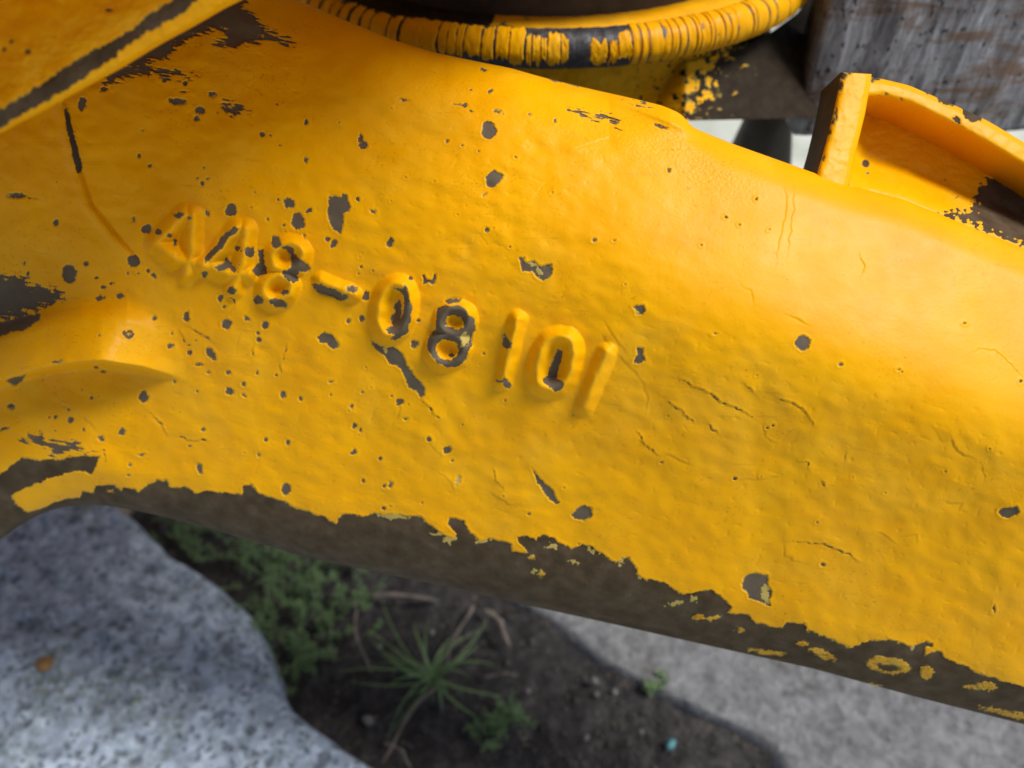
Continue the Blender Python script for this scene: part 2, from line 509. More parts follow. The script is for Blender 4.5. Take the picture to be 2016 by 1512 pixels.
POLYS = [
    Z4((1465, 40), (1520, 15), (1570, 30), (1580, 0), (1630, 10), (1635, 60), (1655, 110), (1640, 150), (1605, 160), (1600, 220), (1580, 330), (1540, 300), (1500, 270), (1470, 200), (1465, 140), (1485, 100)),
    [(127, 215), (133, 213), (143, 250), (155, 300), (162, 330), (155, 340), (148, 330), (140, 290), (130, 250)],
    B((850, 1050), (880, 1010), (900, 1005), (965, 1040), (930, 1075), (890, 1112), (860, 1100)),
    B((1050, 398), (1150, 405), (1260, 440), (1430, 515), (1300, 490), (1200, 460)),  # shaded wedge beside the housing, painted as bare metal
    Dd((1870, 480), (1910, 450), (1960, 460), (1995, 505), (1995, 545), (1970, 555), (1930, 520), (1890, 510)),
    Dd((20, 735), (165, 690), (130, 740), (90, 765), (60, 755)),
    Dd((-60, 405), (150, 350), (245, 340), (235, 380), (190, 410), (130, 450), (70, 450), (0, 480), (-60, 500)),
    Z4((570, 590), (640, 550), (670, 515), (710, 550), (745, 610), (730, 640), (690, 600), (650, 620), (610, 625)),
    Z4((1090, 430), (1150, 415), (1200, 430), (1210, 480), (1260, 530), (1310, 560), (1335, 610), (1300, 635), (1250, 620), (1230, 660), (1240, 700), (1190, 715), (1150, 690), (1105, 650), (1110, 620), (1150, 620), (1175, 590), (1185, 540), (1170, 490), (1130, 455)),
    Z4((870, 610), (930, 550), (925, 460), (970, 450), (965, 520), (985, 600), (1000, 640), (960, 650), (930, 670), (890, 650)),
    Z4((720, 258), (765, 290), (740, 325), (690, 350), (640, 430), (560, 500), (500, 565), (495, 510), (580, 420), (620, 350), (680, 300)),
    Z4((1340, 725), (1380, 712), (1480, 755), (1560, 770), (1620, 840), (1560, 845), (1480, 818), (1400, 790)),
    Z5((480, 150), (500, 140), (510, 180), (545, 190), (570, 150), (590, 140), (580, 190), (560, 225), (520, 210), (480, 230), (490, 200)),
    E((300, 185), (360, 190), (375, 160), (395, 200), (405, 260), (418, 300), (415, 370), (400, 400), (385, 460), (340, 495), (285, 490), (320, 465), (270, 460), (260, 430), (300, 410), (290, 350), (320, 330), (310, 300), (340, 250), (360, 290), (355, 370), (370, 300), (365, 230), (340, 210)),
    E((605, 270), (640, 248), (715, 250), (700, 275), (630, 282)),
    E((165, 490), (200, 510), (260, 545), (310, 535), (350, 570), (380, 610), (390, 650), (420, 680), (430, 710), (470, 740), (497, 790), (490, 820), (470, 840), (440, 800), (390, 770), (370, 700), (330, 650), (280, 635), (260, 590), (215, 560)),
    E((950, 470), (965, 440), (975, 480), (1005, 515), (1000, 545), (970, 545), (950, 525)),
    E((960, 705), (1000, 755), (1000, 785), (970, 785), (955, 755), (910, 745), (905, 733), (950, 735)),
    E((1275, 545), (1305, 560), (1300, 620), (1285, 660), (1275, 720), (1300, 735), (1310, 760), (1300, 790), (1260, 812), (1250, 790), (1225, 770), (1190, 745), (1190, 720), (1225, 715), (1225, 660), (1250, 620)),
    E((1050, 10), (1080, 5), (1090, 40), (1140, 30), (1170, 55), (1240, 50), (1250, 85), (1230, 130), (1190, 150), (1150, 125), (1120, 90), (1075, 95), (1060, 70)),
    E((1715, 295), (1790, 290), (1798, 315), (1770, 345), (1740, 352), (1735, 320)),
    E((1740, 540), (1785, 545), (1775, 580), (1798, 610), (1750, 635), (1715, 635), (1745, 590)),
    E((1115, 1245), (1160, 1295), (1200, 1340), (1250, 1390), (1285, 1460), (1270, 1470), (1230, 1440), (1190, 1390), (1155, 1340), (1150, 1310)),
    E((1352, 1535), (1380, 1500), (1430, 1470), (1478, 1490), (1480, 1540), (1430, 1562), (1370, 1552)),
    Ff((660, 520), (690, 480), (715, 466), (755, 500), (745, 545), (705, 560), (675, 540)),
    Ff((1858, 1515), (1880, 1490), (1970, 1476), (1988, 1505), (1975, 1530), (1930, 1548), (1890, 1545)),
    G((340, 420), (370, 370), (430, 358), (505, 370), (500, 440), (530, 470), (510, 520), (520, 560), (470, 535), (420, 525), (390, 510), (385, 480), (350, 450)),
]
EIGHT = E((565, 310), (600, 295), (700, 290), (740, 320), (750, 350), (790, 370), (795, 440), (775, 460), (770, 530), (750, 570), (740, 610), (700, 650), (630, 662), (560, 625), (520, 580), (505, 520), (520, 470), (555, 430), (560, 370))
EIGHT_HOLES = [(672 + 668 / 3, 504 + 390 / 3, 17, 13, 10), (672 + 625 / 3, 504 + 553 / 3, 22, 20, 10)]

ELLS = [(349, 200, 18, 8, 10), (363, 181, 9, 3, 5), (365, 163, 5, 5), (394, 217, 10, 8), (419, 187, 8, 6), (388, 232, 6, 4, 30), (163, 205, 9, 12), (205, 177, 9, 4),
        (603, 242, 4, 6), (516, 265, 5, 5), (604, 315, 4, 8), (275, 307, 4, 4), (296, 327, 4, 4), (401, 329, 3, 3), (398, 361, 5, 5), (388, 351, 3, 3), (409, 351, 4, 3),
        (501, 379, 2, 2), (454, 413, 13, 13), (569, 400, 13, 10, 20), (586, 436, 14, 17), (608, 414, 6, 6), (547, 393, 3, 3), (559, 443, 3, 3), (110, 439, 6, 8),
        (33, 385, 18, 5, 5), (60, 389, 20, 1.5, 8), (264, 431, 4, 6), (289, 451, 9, 9), (312, 456, 9, 6), (352, 423, 9, 7), (373, 429, 5, 4), (408, 420, 4, 8), (644, 471, 5, 5), (657, 480, 7, 7),
        (962, 257, 14, 18), (715, 287, 9, 9), (709, 273, 4, 8), (767, 478, 7, 10), (959, 453, 4, 5), (734, 415, 7, 4, 20), (705, 392, 4, 4), (880, 279, 4, 4), (910, 287, 3, 3), (941, 297, 2, 2),
        (979, 220, 7, 4), (927, 219, 5, 2, 30), (915, 208, 6, 3), (897, 206, 8, 2), (795, 197, 10, 2, 10), (952, 137, 7, 3), (1092, 237, 3, 4), (1043, 225, 3, 2), (965, 180, 6, 4, -30),
        (1299, 250, 12, 3, 15), (1170, 473, 5, 4), (1209, 473, 3, 2), (1317, 335, 4, 4), (954, 383, 5, 2, -30),
        (137, 539, 15, 19), (169, 519, 5, 6), (55, 539, 4, 6), (49, 518, 3, 4), (263, 514, 12, 13), (292, 533, 5, 5), (303, 544, 6, 5), (252, 537, 3, 3), (272, 537, 2.5, 2.5), (190, 547, 4, 3),
        (202, 566, 6, 4), (221, 560, 6, 3), (199, 585, 10, 6, -20), (235, 583, 7, 6), (402, 539, 6, 8, -20), (456, 572, 9, 8), (433, 587, 6, 9), (442, 605, 4, 3), (508, 590, 10, 9), (547, 597, 18, 9, 5),
        (368, 624, 7, 12), (304, 625, 4, 6), (253, 659, 11, 10, 30), (195, 660, 3, 3), (446, 637, 10, 11), (488, 627, 9, 4, 35), (522, 641, 7, 9), (508, 656, 4, 4), (509, 669, 5, 5), (339, 657, 3, 4),
        (334, 681, 7, 6), (373, 694, 5, 5), (371, 680, 4, 2), (385, 671, 3, 2), (416, 696, 7, 14, -30), (392, 717, 11, 2), (411, 733, 4, 3), (450, 735, 6, 4, 40), (507, 734, 3, 4), (545, 739, 3, 3),
        (480, 756, 5, 4), (453, 771, 8, 8), (480, 779, 7, 3, 40), (558, 778, 6, 8), (592, 785, 4, 5), (343, 752, 3, 4), (282, 781, 10, 12), (181, 782, 4, 4), (190, 723, 4, 3), (203, 732, 5, 3), (113, 712, 12, 3, -10),
        (22, 801, 8, 7), (136, 807, 3, 3), (139, 827, 7, 7), (109, 821, 4, 4), (97, 821, 3, 2), (164, 846, 4, 4), (240, 850, 6, 7), (199, 862, 7, 5, -20), (401, 845, 5, 4), (389, 771, 3, 3), (373, 878, 4, 3), (277, 894, 8, 3),
        (256, 915, 5, 4), (252, 935, 4, 3), (393, 922, 7, 10), (523, 866, 4, 5), (567, 871, 5, 5), (510, 895, 3, 5), (563, 964, 9, 11), (652, 751, 5, 3), (651, 777, 2, 2),
        (711, 525, 3, 3), (735, 534, 2, 2), (808, 549, 4, 4), (693, 570, 13, 6), (677, 584, 8, 6), (721, 583, 7, 9), (713, 628, 6, 6), (685, 632, 5, 5), (824, 631, 4, 3), (816, 677, 7, 8, 20),
        (468, 489, 6, 6), (492, 496, 9, 12, -15), (543, 477, 11, 14), (559, 576, 10, 6), (333, 464, 5, 5), (290, 451, 10, 8), (343, 478, 3, 7), (526, 432, 3, 4), (599, 464, 2, 6, -15),
        (880, 886, 9, 8), (844, 864, 5, 5), (787, 792, 7, 7), (799, 824, 5, 3), (697, 839, 6, 6), (709, 847, 3, 5), (691, 802, 4, 7, -20), (713, 772, 3, 3), (771, 781, 2.5, 2.5), (698, 890, 6, 6), (748, 903, 4, 4), (889, 907, 3, 3),
        (714, 946, 3, 4), (756, 956, 4, 4), (769, 954, 4, 7), (951, 697, 3, 3), (995, 788, 2.5, 2.5), (889, 699, 5, 4), (902, 945, 5, 10, 20), (755, 1000, 4, 4), (1040, 1012, 3, 3),
        (1654, 718, 4, 4), (1768, 727, 3, 2), (1775, 733, 2, 2), (1407, 657, 4, 2), (1446, 942, 4, 4), (1619, 1112, 5, 4), (1956, 1198, 2.5, 7), (1489, 391, 3, 3), (1428, 428, 3, 3), (1511, 843, 2.5, 2.5), (1521, 838, 2.5, 2.5), (1860, 928, 2, 2), (2009, 751, 3, 3), (1899, 636, 3, 2),
        (1230, 560, 2, 2), (830, 990, 2, 2), (1110, 960, 2, 2)]

SCUFF = [  # (polygon, stretch angle) streaky rubbed areas
    ([(470, -40), (493, 20), (533, 57), (593, 90), (567, 92), (520, 80), (493, 90), (447, 97), (413, 88), (443, 67), (420, 63), (367, 80), (347, 97), (333, 120), (300, 123), (265, 140), (240, 120), (300, 60), (400, -40)], 12),
    (Dd((-90, 90), (0, 90), (150, 120), (200, 170), (300, 180), (420, 215), (360, 245), (400, 260), (300, 290), (150, 340), (100, 380), (-90, 380)), 8),
    (Dd((90, 1090), (200, 1040), (300, 1080), (470, 1100), (495, 1160), (400, 1165), (300, 1195), (280, 1140), (200, 1120)), 12),
    (Dd((-90, 1040), (0, 1020), (130, 975), (60, 1010), (0, 1045)), -20),
    (B((1340, 655), (1400, 648), (1500, 672), (1550, 658), (1600, 690), (1650, 748), (1560, 732), (1500, 708), (1400, 685)), 14),
    (B((1670, 575), (1750, 595), (1820, 622), (1845, 652), (1800, 642), (1730, 612)), 14),
    ([(205, 120), (300, 128), (360, 140), (400, 150), (340, 156), (260, 150), (200, 175)], 10),
    ([(440, 195), (480, 205), (490, 225), (460, 232), (430, 215)], 15),
]
ISLANDS = [(1376, 1216, 10, 5), (1406, 1217, 10, 4, -10), (1456, 1239, 7, 3), (1577, 1267, 9, 4), (1620, 1288, 26, 7, 25), (1510, 1284, 30, 4, 8), (1824, 1325, 11, 13), (1942, 1351, 20, 7), (1985, 1405, 50, 4, 14),
           (1048, 1098, 5, 3), (1066, 1131, 6, 5), (217, 966, 5, 2.5), (253, 659, 4, 4), (1710, 1350, 20, 3), (1910, 1352, 12, 4)]
CREAM = [(902, 945, 13, 13), (902, 924, 8, 12), (914, 669, 8, 16, 15), (1065, 516, 10, 8), (1062, 535, 6, 9, 30), (1050, 522, 8, 4), (1507, 1170, 8, 18, -10), (1365, 1180, 7, 6), (770, 1015, 28, 6, 5), (885, 1062, 12, 7), (1003, 1050, 6, 10), (950, 1065, 12, 4), (1170, 1085, 12, 4, 25),
         (1222, 1100, 5, 11), (757, 688, 4, 4), (1086, 1077, 12, 4), (1270, 1137, 10, 3), (1055, 1125, 6, 3), (991, 655, 4, 10), (1250, 615, 8, 3), (1800, 1268, 6, 8), (860, 1052, 8, 4), (1330, 1190, 14, 4), (1130, 1106, 8, 2)]
CRACKS = [  # raised or split lines in the film: points, half width, height in px
    (E((470, 840), (510, 885), (540, 925), (580, 960)), 3, -2.5), (E((345, 870), (355, 910), (320, 970), (300, 1005)), 2.5, -2),
    (Ff((565, 840), (650, 870), (710, 900), (740, 940), (770, 990)), 4, -3), (Ff((380, 770), (415, 800)), 4, -2.5), (Ff((150, 990), (180, 1030), (205, 1045)), 3.5, -2.5),
    (Ff((690, 1210), (740, 1220), (745, 1250)), 3.5, -2.5), (Ff((340, 1320), (430, 1320), (560, 1300), (620, 1280)), 3, -2), (Ff((0, 920), (60, 975)), 3, -2.5), (Ff((-30, 1200), (45, 1230)), 3, -2),
    (Ff((820, 1330), (840, 1360)), 4, -2.5), (Ff((965, 1170), (960, 1200)), 4, -2), (Ff((1550, 1455), (1650, 1460), (1640, 1500)), 3.5, -2), (Ff((1770, 1240), (1790, 1300), (1785, 1320)), 4, 2),
    (Ff((1720, 560), (1750, 545), (1850, 555), (1930, 630), (2010, 720)), 2, -1.2), (G((1160, 190), (1170, 250), (1200, 300), (1250, 300), (1240, 250), (1225, 200), (1160, 190)), 2.5, 1.5),
    (G((650, 175), (720, 180), (840, 185), (900, 220), (980, 250), (1040, 290)), 6, -2.5), (G((600, 190), (600, 260), (700, 300)), 8, 2.5), (G((1110, 130), (1180, 125), (1260, 185)), 3, -1.8), (G((1300, 140), (1380, 130), (1385, 175)), 3, -1.5),
    (E((1555, 385), (1600, 460), (1680, 570)), 3, 2.2), (E((1545, 470), (1640, 590), (1740, 690), (1790, 760)), 3, 2.2), (E((1790, 770), (1815, 850), (1800, 900)), 4, 2), (E((1750, 1040), (1790, 1110), (1880, 1180)), 5, -2.5), (E((1920, 1170), (2000, 1200)), 4, -2), (E((1930, 860), (2010, 920)), 5, -2.5),
    (E((900, 1260), (910, 1320), (950, 1370)), 5, -2.5), (E((560, 1270), (640, 1330), (670, 1400)), 3, 2), (E((880, 1400), (1000, 1470), (1060, 1470)), 6, -2), (E((515, 1100), (560, 1150), (600, 1190)), 3, 2),
    (B((980, 1030), (1010, 1010)), 2.5, 1.6), (B((1270, 1020), (1180, 1100), (1130, 1170)), 4, 2), (B((960, 1310), (1050, 1240), (1120, 1205)), 5, 1.6), (B((560, 1110), (680, 1070), (760, 1030)), 6, 1.4), (B((800, 1360), (840, 1400), (880, 1470)), 2.5, 1.4), (B((840, 1440), (920, 1430), (1000, 1480)), 2.5, 1.4), (B((730, 1470), (760, 1430), (830, 1350)), 2.5, 1.3),
    (B((1420, 860), (1560, 815), (1700, 790)), 7, 2), (B((1770, 915), (1900, 885), (2050, 880)), 7, 1.8),
    (Dd((1110, 415), (1160, 445), (1240, 490), (1250, 500)), 4, -4), (Dd((880, 920), (940, 980), (990, 1050)), 4, -4), (Dd((1340, 240), (1380, 255), (1385, 290)), 5, -4), (Dd((1060, 440), (1090, 510)), 6, -3), (Dd((1500, 540), (1490, 600)), 5, -3), (Dd((1650, 640), (1660, 700)), 5, -3), (Dd((1030, 1060), (1120, 1090), (1220, 1090)), 6, -3), (Dd((480, 940), (560, 1020)), 7, 4), (Dd((330, 850), (450, 920), (540, 990)), 9, 4),
    (Dd((490, 1160), (560, 1155), (620, 1150), (622, 1230)), 2.5, -3), (Dd((1420, 470), (1400, 560)), 4, 2), (Dd((1700, 520), (1660, 640)), 6, -2.5),
    (C((600, 1090), (620, 1200), (600, 1300), (580, 1400), (560, 1512)), 8, 1.6), (C((660, 1090), (655, 1230), (620, 1500)), 5, -1.0),
    (Ff((1050, 0), (1075, 60), (1060, 110)), 4, -1.5), (Ff((370, 180), (410, 210), (420, 270)), 5, 1.5), (Ff((630, 350), (730, 395)), 6, -1.5), (Ff((1590, 1080), (1620, 1150), (1700, 1190)), 7, 3.5), (Ff((1470, 1000), (1540, 1100), (1600, 1070)), 6, 1.0), (Ff((480, 1010), (490, 1070), (560, 1110), (600, 1060)), 5, 2), (Ff((0, 740), (120, 790), (230, 860), (330, 900), (410, 950)), 9, -3),
]
# strokes of the cast number, drawn as the founder's raised lettering
def oval(cx, cy, rx, ry, lean=0.0, n=28, sq=2.0):
    out = []
    for i in range(n + 1):
        a = 2 * math.pi * i / n
        c, s = math.cos(a), math.sin(a)
        x = math.copysign(abs(c) ** (2 / sq), c) * rx; y = math.copysign(abs(s) ** (2 / sq), s) * ry
        out.append((cx + x - lean * y, cy + y))
    return out


DIGITS = [
    ('raised_digit', 'heavily painted raised digit 4 at the start of the number', [[(378, 424), (377, 500), (366, 538)], [(362, 424), (306, 478), (345, 510), (388, 521)]], 16.5, 17),
    ('raised_digit', 'raised digit 4 with a bare stripe down its diagonal', [[(484, 452), (478, 520), (460, 568)], [(466, 450), (408, 522), (450, 541), (488, 541)]], 16, 17),
    ('raised_digit', 'raised digit 8 before the hyphen, chipped on its right', [oval(566, 506, 30, 27, 0.15), oval(546, 568, 27, 25, 0.15)], 14.5, 17),
    ('raised_hyphen', 'short raised hyphen in the cast number', [[(630, 552), (698, 580)]], 13, 13),
    ('raised_digit', 'raised digit 0 after the hyphen with a peeled right side', [oval(775, 609, 29, 50, 0.12, 36, 2.4)], 15, 17),
    ('raised_digit', 'raised digit 8 worn almost wholly to bare metal', [oval(895, 633, 28, 26, 0.1), oval(881, 688, 31, 28, 0.1)], 13.5, 16),
    ('raised_digit', 'raised digit 1 right of the bare 8', [[(1018, 630), (990, 752)]], 14.5, 16),
    ('raised_digit', 'raised digit 0 between the two ones', [oval(1093, 714, 34, 52, 0.18, 36, 2.4)], 15.5, 17),
    ('raised_digit', 'raised digit 1 at the end of the number', [[(1195, 694), (1150, 800)]], 15.5, 12),
]


def body_field(X, Y):
    """Height of the casting towards the viewer (in photograph pixels on its face) and its wear."""
    yb = np.interp(X, BX, BY); yt = np.interp(X, TX, TY)
    c = 600 + 0.37 * (X - 1300) + 9 * noise(X / 130, Y * 0 + 0.3, 2)
    e = c - Y
    w = np.interp(X, [300, 900, 1300, 1700, 2016], [190, 110, 52, 38, 40])
    sl, su = 0.58, 0.24
    z = np.clip(e / w, -40, 40)
    H = sl * e - (sl + su) * w * np.log1p(np.exp(z))
    # underside turning away, upper edge rolling back
    wb = np.interp(X, [-100, 100, 250, 600, 1400, 2016], [90, 70, 85, 125, 120, 110])
    t = np.clip((yb - Y) / wb, 0, 1)
    H -= wb * 0.9 * (1 - np.sqrt(np.maximum(1 - (1 - t) ** 2, 0)))
    wt = np.interp(X, [300, 560, 1200, 1320, 1420, 2016], [40, 150, 130, 40, 62, 66])
    t = np.clip((Y - yt) / wt, 0, 1)
    H -= wt * 0.85 * (1 - np.sqrt(np.maximum(1 - (1 - t) ** 2, 0)))
    # ledge running in from the left
    yl = np.interp(X, [-330, 0, 60, 120, 200, 280, 360], [800, 745, 728, 715, 708, 720, 742])
    yu = np.interp(X, [-330, 0, 80, 160, 250, 340], [700, 645, 618, 602, 600, 640])
    s = 1 - sstep(190, 370, X)
    f = (Y - yu) / (yl - yu)
    led = sstep(-0.22, 0.30, f) * 50 + np.clip(f, 0, 1) * 92
    led = np.where(Y > yl, 142 * (1 - sstep(0, 15, Y - yl)) - 26 * sstep(0, 20, Y - yl) * (1 - sstep(20, 140, Y - yl)), led)
    H += s * led
    # swelling rim above the arch
    d, sd = sdline(X, Y, [(-330, 1120), (-100, 980), (0, 930), (90, 905), (190, 905), (300, 950)])
    H += (1 - sstep(150, 330, X)) * 26 * np.exp(-(d / 55) ** 2)
    # welded seam coming down from under the beam
    pts = [(124, 205), (140, 280), (155, 340), (175, 400), (215, 450), (256, 500)]
    i = window(X, Y, 60, 330, 150, 560)
    d, sd = sdline(X[i], Y[i], pts)
    fade = 1 - sstep(480, 540, Y[i])
    H[i] += fade * (4 * np.exp(-((d * sd - 9) / 8) ** 2) - 6 * np.exp(-((d * sd + 3) / 4) ** 2) + 3 * (1 - sstep(-4, 4, -d * sd)) * np.exp(-(d / 60) ** 2))
    # weld lip at the upper edge
    d, sd = sdline(X, Y, [(1040, 152), (1150, 184), (1260, 214), (1350, 252), (1400, 280)])
    H += sstep(1000, 1240, X) * (1 - sstep(1340, 1400, X)) * 7 * np.exp(-(d / 9) ** 2)
    # cast lettering
    dig = np.full(X.shape, -1, np.int16); bestd = np.full(X.shape, 1e9)
    for k, (_, _, strokes, r, h) in enumerate(DIGITS):
        xs = [p[0] for st in strokes for p in st]; ys = [p[1] for st in strokes for p in st]
        i = window(X, Y, min(xs) - 45, max(xs) + 45, min(ys) - 45, max(ys) + 45)
        d = np.full(i[0].shape, 1e9)
        wx = X[i] + 2.0 * noise(X[i] / 22, Y[i] / 22, 90 + k); wy = Y[i] + 2.0 * noise(X[i] / 22, Y[i] / 22, 190 + k)
        for st in strokes: d = np.minimum(d, sdline(wx, wy, st)[0])
        H[i] += 1.75 * h * (1 - sstep(0, 1.55 * r, d)) ** 0.85
        m = (d < r * 1.12) & (d < bestd[i])
        dd = dig[i]; dd[m] = k; dig[i] = dd
        bd = bestd[i]; bestd[i] = np.minimum(bd, d)
    # lumpy casting skin under thick paint: rough below the crease, smoother above
    low = 1 - sstep(-60, 90, e) * sstep(1000, 1500, X)
    q = X * 0.94 + Y * 0.34; p = -X * 0.34 + Y * 0.94
    H += (0.10 + 0.66 * low) * (3.0 * fbm(q / 85, p / 60, 40, 2) + 1.15 * fbm(q / 30, p / 22, 41, 1))
    wr = np.clip(np.abs(noise(q / 46 + 0.6 * noise(p / 30, q / 30, 8), p / 22, 44)), 0, 0.16) / 0.16
    H += low * (0.10 + 0.25 * sstep(1200, 500, X) * sstep(520, 700, Y)) * (wr - 1)
    H += low * sstep(1500, 900, X) * 1.3 * fbm(q / 36 + 7, p / 27, 48, 1)
    pit = np.clip(noise(q / 15, p / 11, 47) - 0.42, 0, 1)
    H -= (0.06 + 0.55 * low) * 3.0 * pit
    H += 0.10 * fbm(X / 5.5, Y / 5.5, 43, 2)
    # sprayed grain on the rolled upper edge
    H += np.exp(-((Y - yt - 60) / 70) ** 2) * sstep(620, 760, X) * (1 - sstep(1350, 1600, X)) * 0.55 * noise(X / 5, Y / 5, 46)
    HAIR = []
    for pts, hw, hh in CRACKS:
        xs = [p_[0] for p_ in pts]; ys = [p_[1] for p_ in pts]
        i = window(X, Y, min(xs) - 40, max(xs) + 40, min(ys) - 40, max(ys) + 40)
        wx = X[i] + 3 * noise(X[i] / 14, Y[i] / 14, 70); wy = Y[i] + 3 * noise(X[i] / 14, Y[i] / 14, 71)
        d, sd = sdline(wx, wy, pts)
        ex, ey = pts[-1][0] - pts[0][0], pts[-1][1] - pts[0][1]
        up = 1.0 if (-0.8 * ex - 0.6 * ey) > 0 else -1.0
        side = d * sd * up                        # positive on the side turned to the light
        (x0_, y0_), (x1_, y1_) = pts[0], pts[-1]
        tt = np.clip(((wx - x0_) * ex + (wy - y0_) * ey) / (ex * ex + ey * ey + 1e-6), 0, 1)
        fade = np.sqrt(np.sin(np.pi * np.clip(tt * 0.9 + 0.05, 0, 1)))
        k = abs(hh) * (0.75 if hh < 0 else 0.5) * fade
        H[i] += k * sstep(-1.2, 1.2, side) * np.exp(-np.maximum(side, 0) / (2.6 * hw)) - 0.45 * k * np.exp(-((side + 2.0) / 2.2) ** 2)
        if hh < -2.2: HAIR.append((i, d + 2.2 * noise(X[i] / 9, Y[i] / 9, 72) - 0.75 + 0.8 * (1 - fade)))
    # ---- wear
    Xw = X + 2.2 * noise(X / 9, Y / 9, 50) + 2.2 * noise(X / 5, Y / 5, 51) + 3 * noise(X / 22, Y / 22, 54)
    Yw = Y + 2.2 * noise(X / 9, Y / 9, 52) + 2.2 * noise(X / 5, Y / 5, 53) + 3 * noise(X / 22, Y / 22, 55)
    S = np.full(X.shape, 12.0)

    def put(fn, x0, x1, y0, y1, arr, m=14):
        i = window(X, Y, x0 - m, x1 + m, y0 - m, y1 + m)
        arr[i] = np.minimum(arr[i], fn(i))
    i = window(X, Y, -400, 2400, 870, 1600)
    BAND = np.ones(X.shape)
    S[i] = np.minimum(S[i], sdpoly(X[i] * 0.2 + Xw[i] * 0.8, Y[i] * 0.2 + Yw[i] * 0.8, EDGE))
    BAND[i] = sstep(-2, 3, S[i])
    for pts in POLYS:
        xs = [p_[0] for p_ in pts]; ys = [p_[1] for p_ in pts]
        put(lambda i: sdpoly(X[i] * 0.3 + Xw[i] * 0.7, Y[i] * 0.3 + Yw[i] * 0.7, pts), min(xs), max(xs), min(ys), max(ys), S)
    xs = [p_[0] for p_ in EIGHT]; ys = [p_[1] for p_ in EIGHT]

    def eight(i):
        v = sdpoly(X[i] * 0.5 + Xw[i] * 0.5, Y[i] * 0.5 + Yw[i] * 0.5, EIGHT)
        for hl in EIGHT_HOLES: v = np.maximum(v, -sdell(Xw[i], Yw[i], hl))
        return v
    put(eight, min(xs), max(xs), min(ys), max(ys), S)
    for el in ELLS:
        r = max(el[2], el[3]); k_ = 0.5 if r < 6 else 1.0
        put(lambda i: sdell(X[i] * (1 - k_) + Xw[i] * k_, Y[i] * (1 - k_) + Yw[i] * k_, el), el[0] - r, el[0] + r, el[1] - r, el[1] + r, S)
    for pts, ang in SCUFF:
        xs = [p_[0] for p_ in pts]; ys = [p_[1] for p_ in pts]
        a = math.radians(ang)

        def sc(i):
            xx = X[i] * math.cos(a) + Y[i] * math.sin(a); yy = -X[i] * math.sin(a) + Y[i] * math.cos(a)
            return sdpoly(Xw[i], Yw[i], pts) * 0.8 + 11 * fbm(xx / 24, yy / 4.5, 60, 4) + 3.0
        put(sc, min(xs), max(xs), min(ys), max(ys), S, 10)
    # random pin-head chips, thicker towards the left
    r2 = np.random.default_rng(3)
    for k in range(150):
        x = r2.uniform(-250, 2200); y = r2.uniform(150, 1150)
        if r2.random() > np.interp(x, [0, 700, 1200, 2016], [1.0, 0.8, 0.4, 0.25]): continue
        r = 1.0 + 1.1 * r2.random() ** 2
        put(lambda i: sdell(X[i], Y[i], (x, y, r * r2.uniform(0.8, 1.8), r, r2.uniform(-40, 40))), x - r, x + r, y - r, y + r, S, 6)
    for i, v in HAIR: S[i] = np.minimum(S[i], np.maximum(v * 1.6, -1.3))
    for el in ISLANDS:
        r = max(el[2], el[3])
        i = window(X, Y, el[0] - r - 10, el[0] + r + 10, el[1] - r - 10, el[1] + r + 10)
        S[i] = np.maximum(S[i], np.minimum(-(sdell(Xw[i], Yw[i], el) + 2.6 * noise(X[i] / 14, Y[i] / 4, 88)), 0.1))
    ring = (sdell(Xw, Yw, (1748, 1310, 40, 16, 8)), sdell(Xw, Yw, (1748, 1314, 27, 7, 8)))
    S = np.maximum(S, np.minimum(-np.maximum(ring[0], -ring[1]), 0.1))
    # specks of paint left on the bare band
    i = window(X, Y, -400, 2400, 900, 1600)
    spk = noise(X[i] / 16, Y[i] / 3.4, 80) + 0.5 * noise(X[i] / 5, Y[i] / 3, 81)
    S[i] = np.where((S[i] < -5), np.maximum(S[i], (spk - 1.22) * 14), S[i])
    CR = np.full(X.shape, 12.0)
    for el in CREAM:
        r = max(el[2], el[3])
        i = window(X, Y, el[0] - r - 14, el[0] + r + 14, el[1] - r - 14, el[1] + r + 14)
        CR[i] = np.minimum(CR[i], sdell(Xw[i], Yw[i], el) + 5 * fbm(X[i] / 9, Y[i] / 9, 86, 2))
    # thickness of the film and its slightly lifted lip
    H += 2.3 * (sstep(-1.4, 1.2, S) - 1) + 0.7 * np.exp(-((S - 2.6) / 2.0) ** 2) + 0.8 * sstep(1, -1, CR) * sstep(1, -1, S)
    return H, S, CR, dig, BAND


